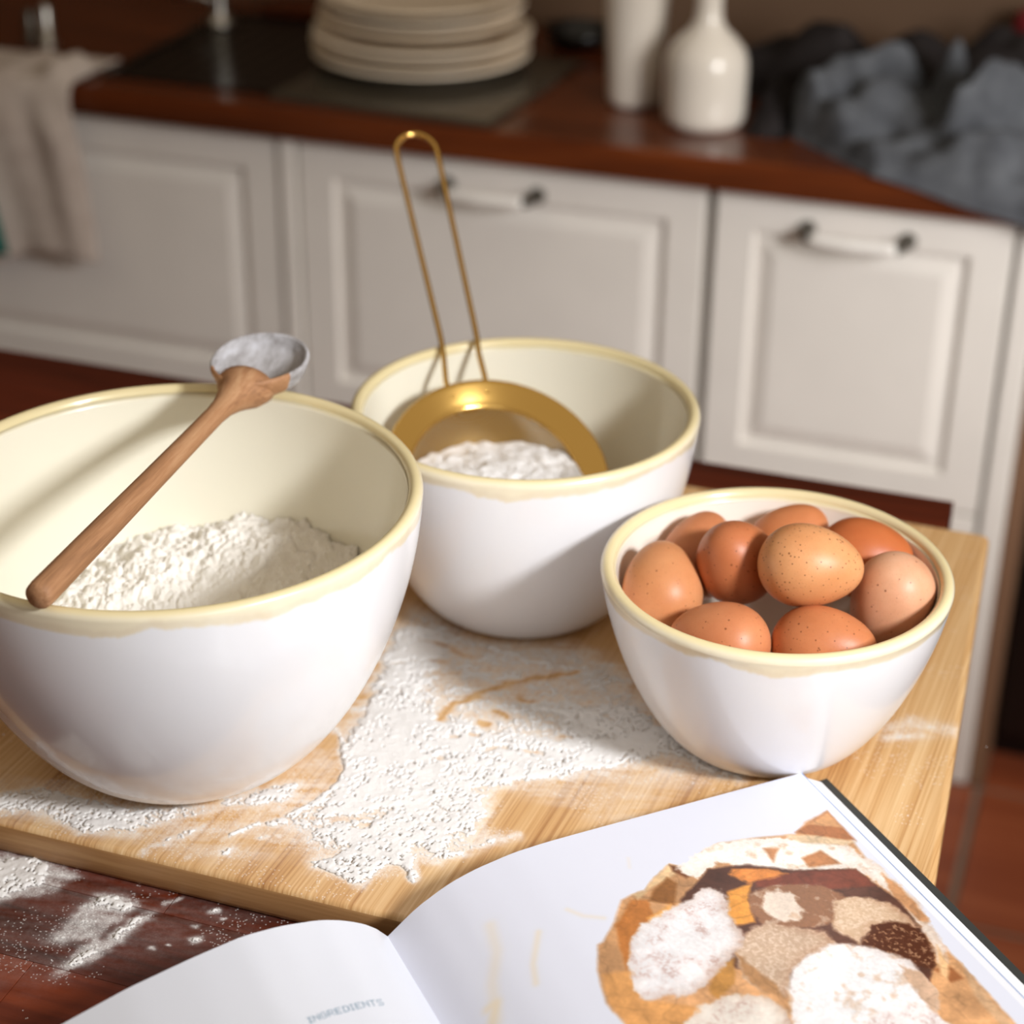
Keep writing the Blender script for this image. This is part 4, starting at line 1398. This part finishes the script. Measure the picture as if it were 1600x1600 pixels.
def paper(name, img):
    m = M(name, (1, 1, 1, 1), 0.36, spec=0.4)
    tc = m.n('ShaderNodeTexCoord')
    im = m.n('ShaderNodeTexImage', image=img, extension='EXTEND')
    m.l(tc.outputs['UV'], im.inputs[0])
    m.color(im.outputs[0])
    m.b.inputs['Coat Weight'].default_value = 0.12
    return m.m


bk = thing('cookbook', 'open cookbook showing a picture of powdered doughnuts in a paper bag', 'book', (0, 0, 0))


def page(name, a0, a1, na, img, thick=0.0004):
    nb = 30
    V, F, UV = [], [], []
    for j in range(nb):
        for i in range(na):
            a = a0 + (a1 - a0) * i / (na - 1)
            b = PH * j / (nb - 1)
            V.append(page_pt(a, b))
            UV.append(((a - a0) / (a1 - a0), b / PH))
    for j in range(nb - 1):
        for i in range(na - 1):
            F.append((j * na + i, (j + 1) * na + i, (j + 1) * na + i + 1, j * na + i + 1))
    return mesh(name, V, F, paper(name + '_print', img), bk, True, uv=UV)


pr_ = page('picture_page', 0.0, GUT, 120, img_r)
pr_['label'] = 'right-hand page printed with powdered doughnuts'
pl_ = page('text_page', GUT, LEFT_END, 120, img_l)
pl_['label'] = 'left-hand page with a small grey blue heading'
# uv of the right page image spans 0.264 m, the mesh only up to the gutter
for l_ in pr_.data.uv_layers[0].data:
    l_.uv[0] *= GUT / 0.264


def block(name, a0, a1, na, bot, grow, mat, top_gap=0.0006):
    """leaves below the open page: follows its curve on top, flat underneath"""
    V, F = [], []
    A_ = [a0 + (a1 - a0) * i / (na - 1) for i in range(na)]
    for b in (0.002, PH - 0.001):
        for a in A_:
            x, y, z = page_pt(a, b, -top_gap)
            V.append((x, y, max(z, BOARD_Z + bot(a) + 0.0004)))
        for a in A_:
            x, y, z = page_pt(a, b)
            g_ = grow * max(0.0, 1 - (a - a0) / 0.03)
            V.append((x - TP.x * g_, y - TP.y * g_, min(BOARD_Z + bot(a), z - 0.001)))
    n = na
    for i in range(na - 1):
        F += [(i, i + 1, 2 * n + i + 1, 2 * n + i), (n + i + 1, n + i, 3 * n + i, 3 * n + i + 1), (i + 1, i, n + i, n + i + 1),
              (2 * n + i, 2 * n + i + 1, 3 * n + i + 1, 3 * n + i)]
    F += [(0, 2 * n, 3 * n, n), (n - 1, 2 * n - 1, 4 * n - 1, 3 * n - 1)]
    return mesh(name, V, F, mat, bk, False)


tb_off = TABLE_Z - BOARD_Z
block('page_block', 0.0015, 0.236, 60, lambda a: 0.0035 if a < 0.205 else 0.0035 - (a - 0.205) * 0.1, 0.0150, MAT_PAPER)
block('page_block', 0.272, LEFT_END, 50, lambda a: max(tb_off + 0.0035, -0.0175), 0, MAT_PAPER)
# blue line along the edge of the top leaf
V, F = [], []
for j in range(30):
    b = PH * j / 29
    x, y, z = page_pt(0.0, b)
    for da, dz in ((-0.0003, 0.0001), (0.0004, 0.0001), (0.0004, -0.0006), (-0.0003, -0.0006)):
        V.append((x + TP.x * da, y + TP.y * da, z + dz))
for j in range(29):
    for c in range(4):
        F.append((j * 4 + c, j * 4 + (c + 1) % 4, j * 4 + 4 + (c + 1) % 4, j * 4 + 4 + c))
bl = mesh('leaf_edge', V, F, MAT_BLUE, bk, False)
bl['label'] = 'thin blue line along the edge of the open leaf'


def cover(name, a0, a1, zf):
    V, F = [], []
    n = 14
    A_ = [a0 + (a1 - a0) * i / (n - 1) for i in range(n)]
    for b in (0.0005, PH + 0.003):
        for dz in (0.0, 0.003):
            for a in A_:
                q = TR + TP * a + SD * b
                V.append((q.x, q.y, BOARD_Z + zf(a) + dz))
    for i in range(n - 1):
        F += [(i, n + i, n + i + 1, i + 1)[::-1], (n + i, 3 * n + i, 3 * n + i + 1, n + i + 1)[::-1], (2 * n + i, 2 * n + i + 1, 3 * n + i + 1, 3 * n + i)[::-1],
              (i, i + 1, 2 * n + i + 1, 2 * n + i)[::-1]]
    F += [(0, 2 * n, 3 * n, n), (n - 1, 2 * n - 1, 4 * n - 1, 3 * n - 1)[::-1]]
    return mesh(name, V, F, MAT_COVER, bk, False)


cover('cover', -0.0185, 0.236, lambda a: 0.0002 if a < 0.205 else 0.0002 - 0.0 * (a - 0.205))
cover('cover', 0.275, LEFT_END + 0.004, lambda a: tb_off + 0.0002)
cover('spine', 0.244, 0.272, lambda a: tb_off + 0.0002)
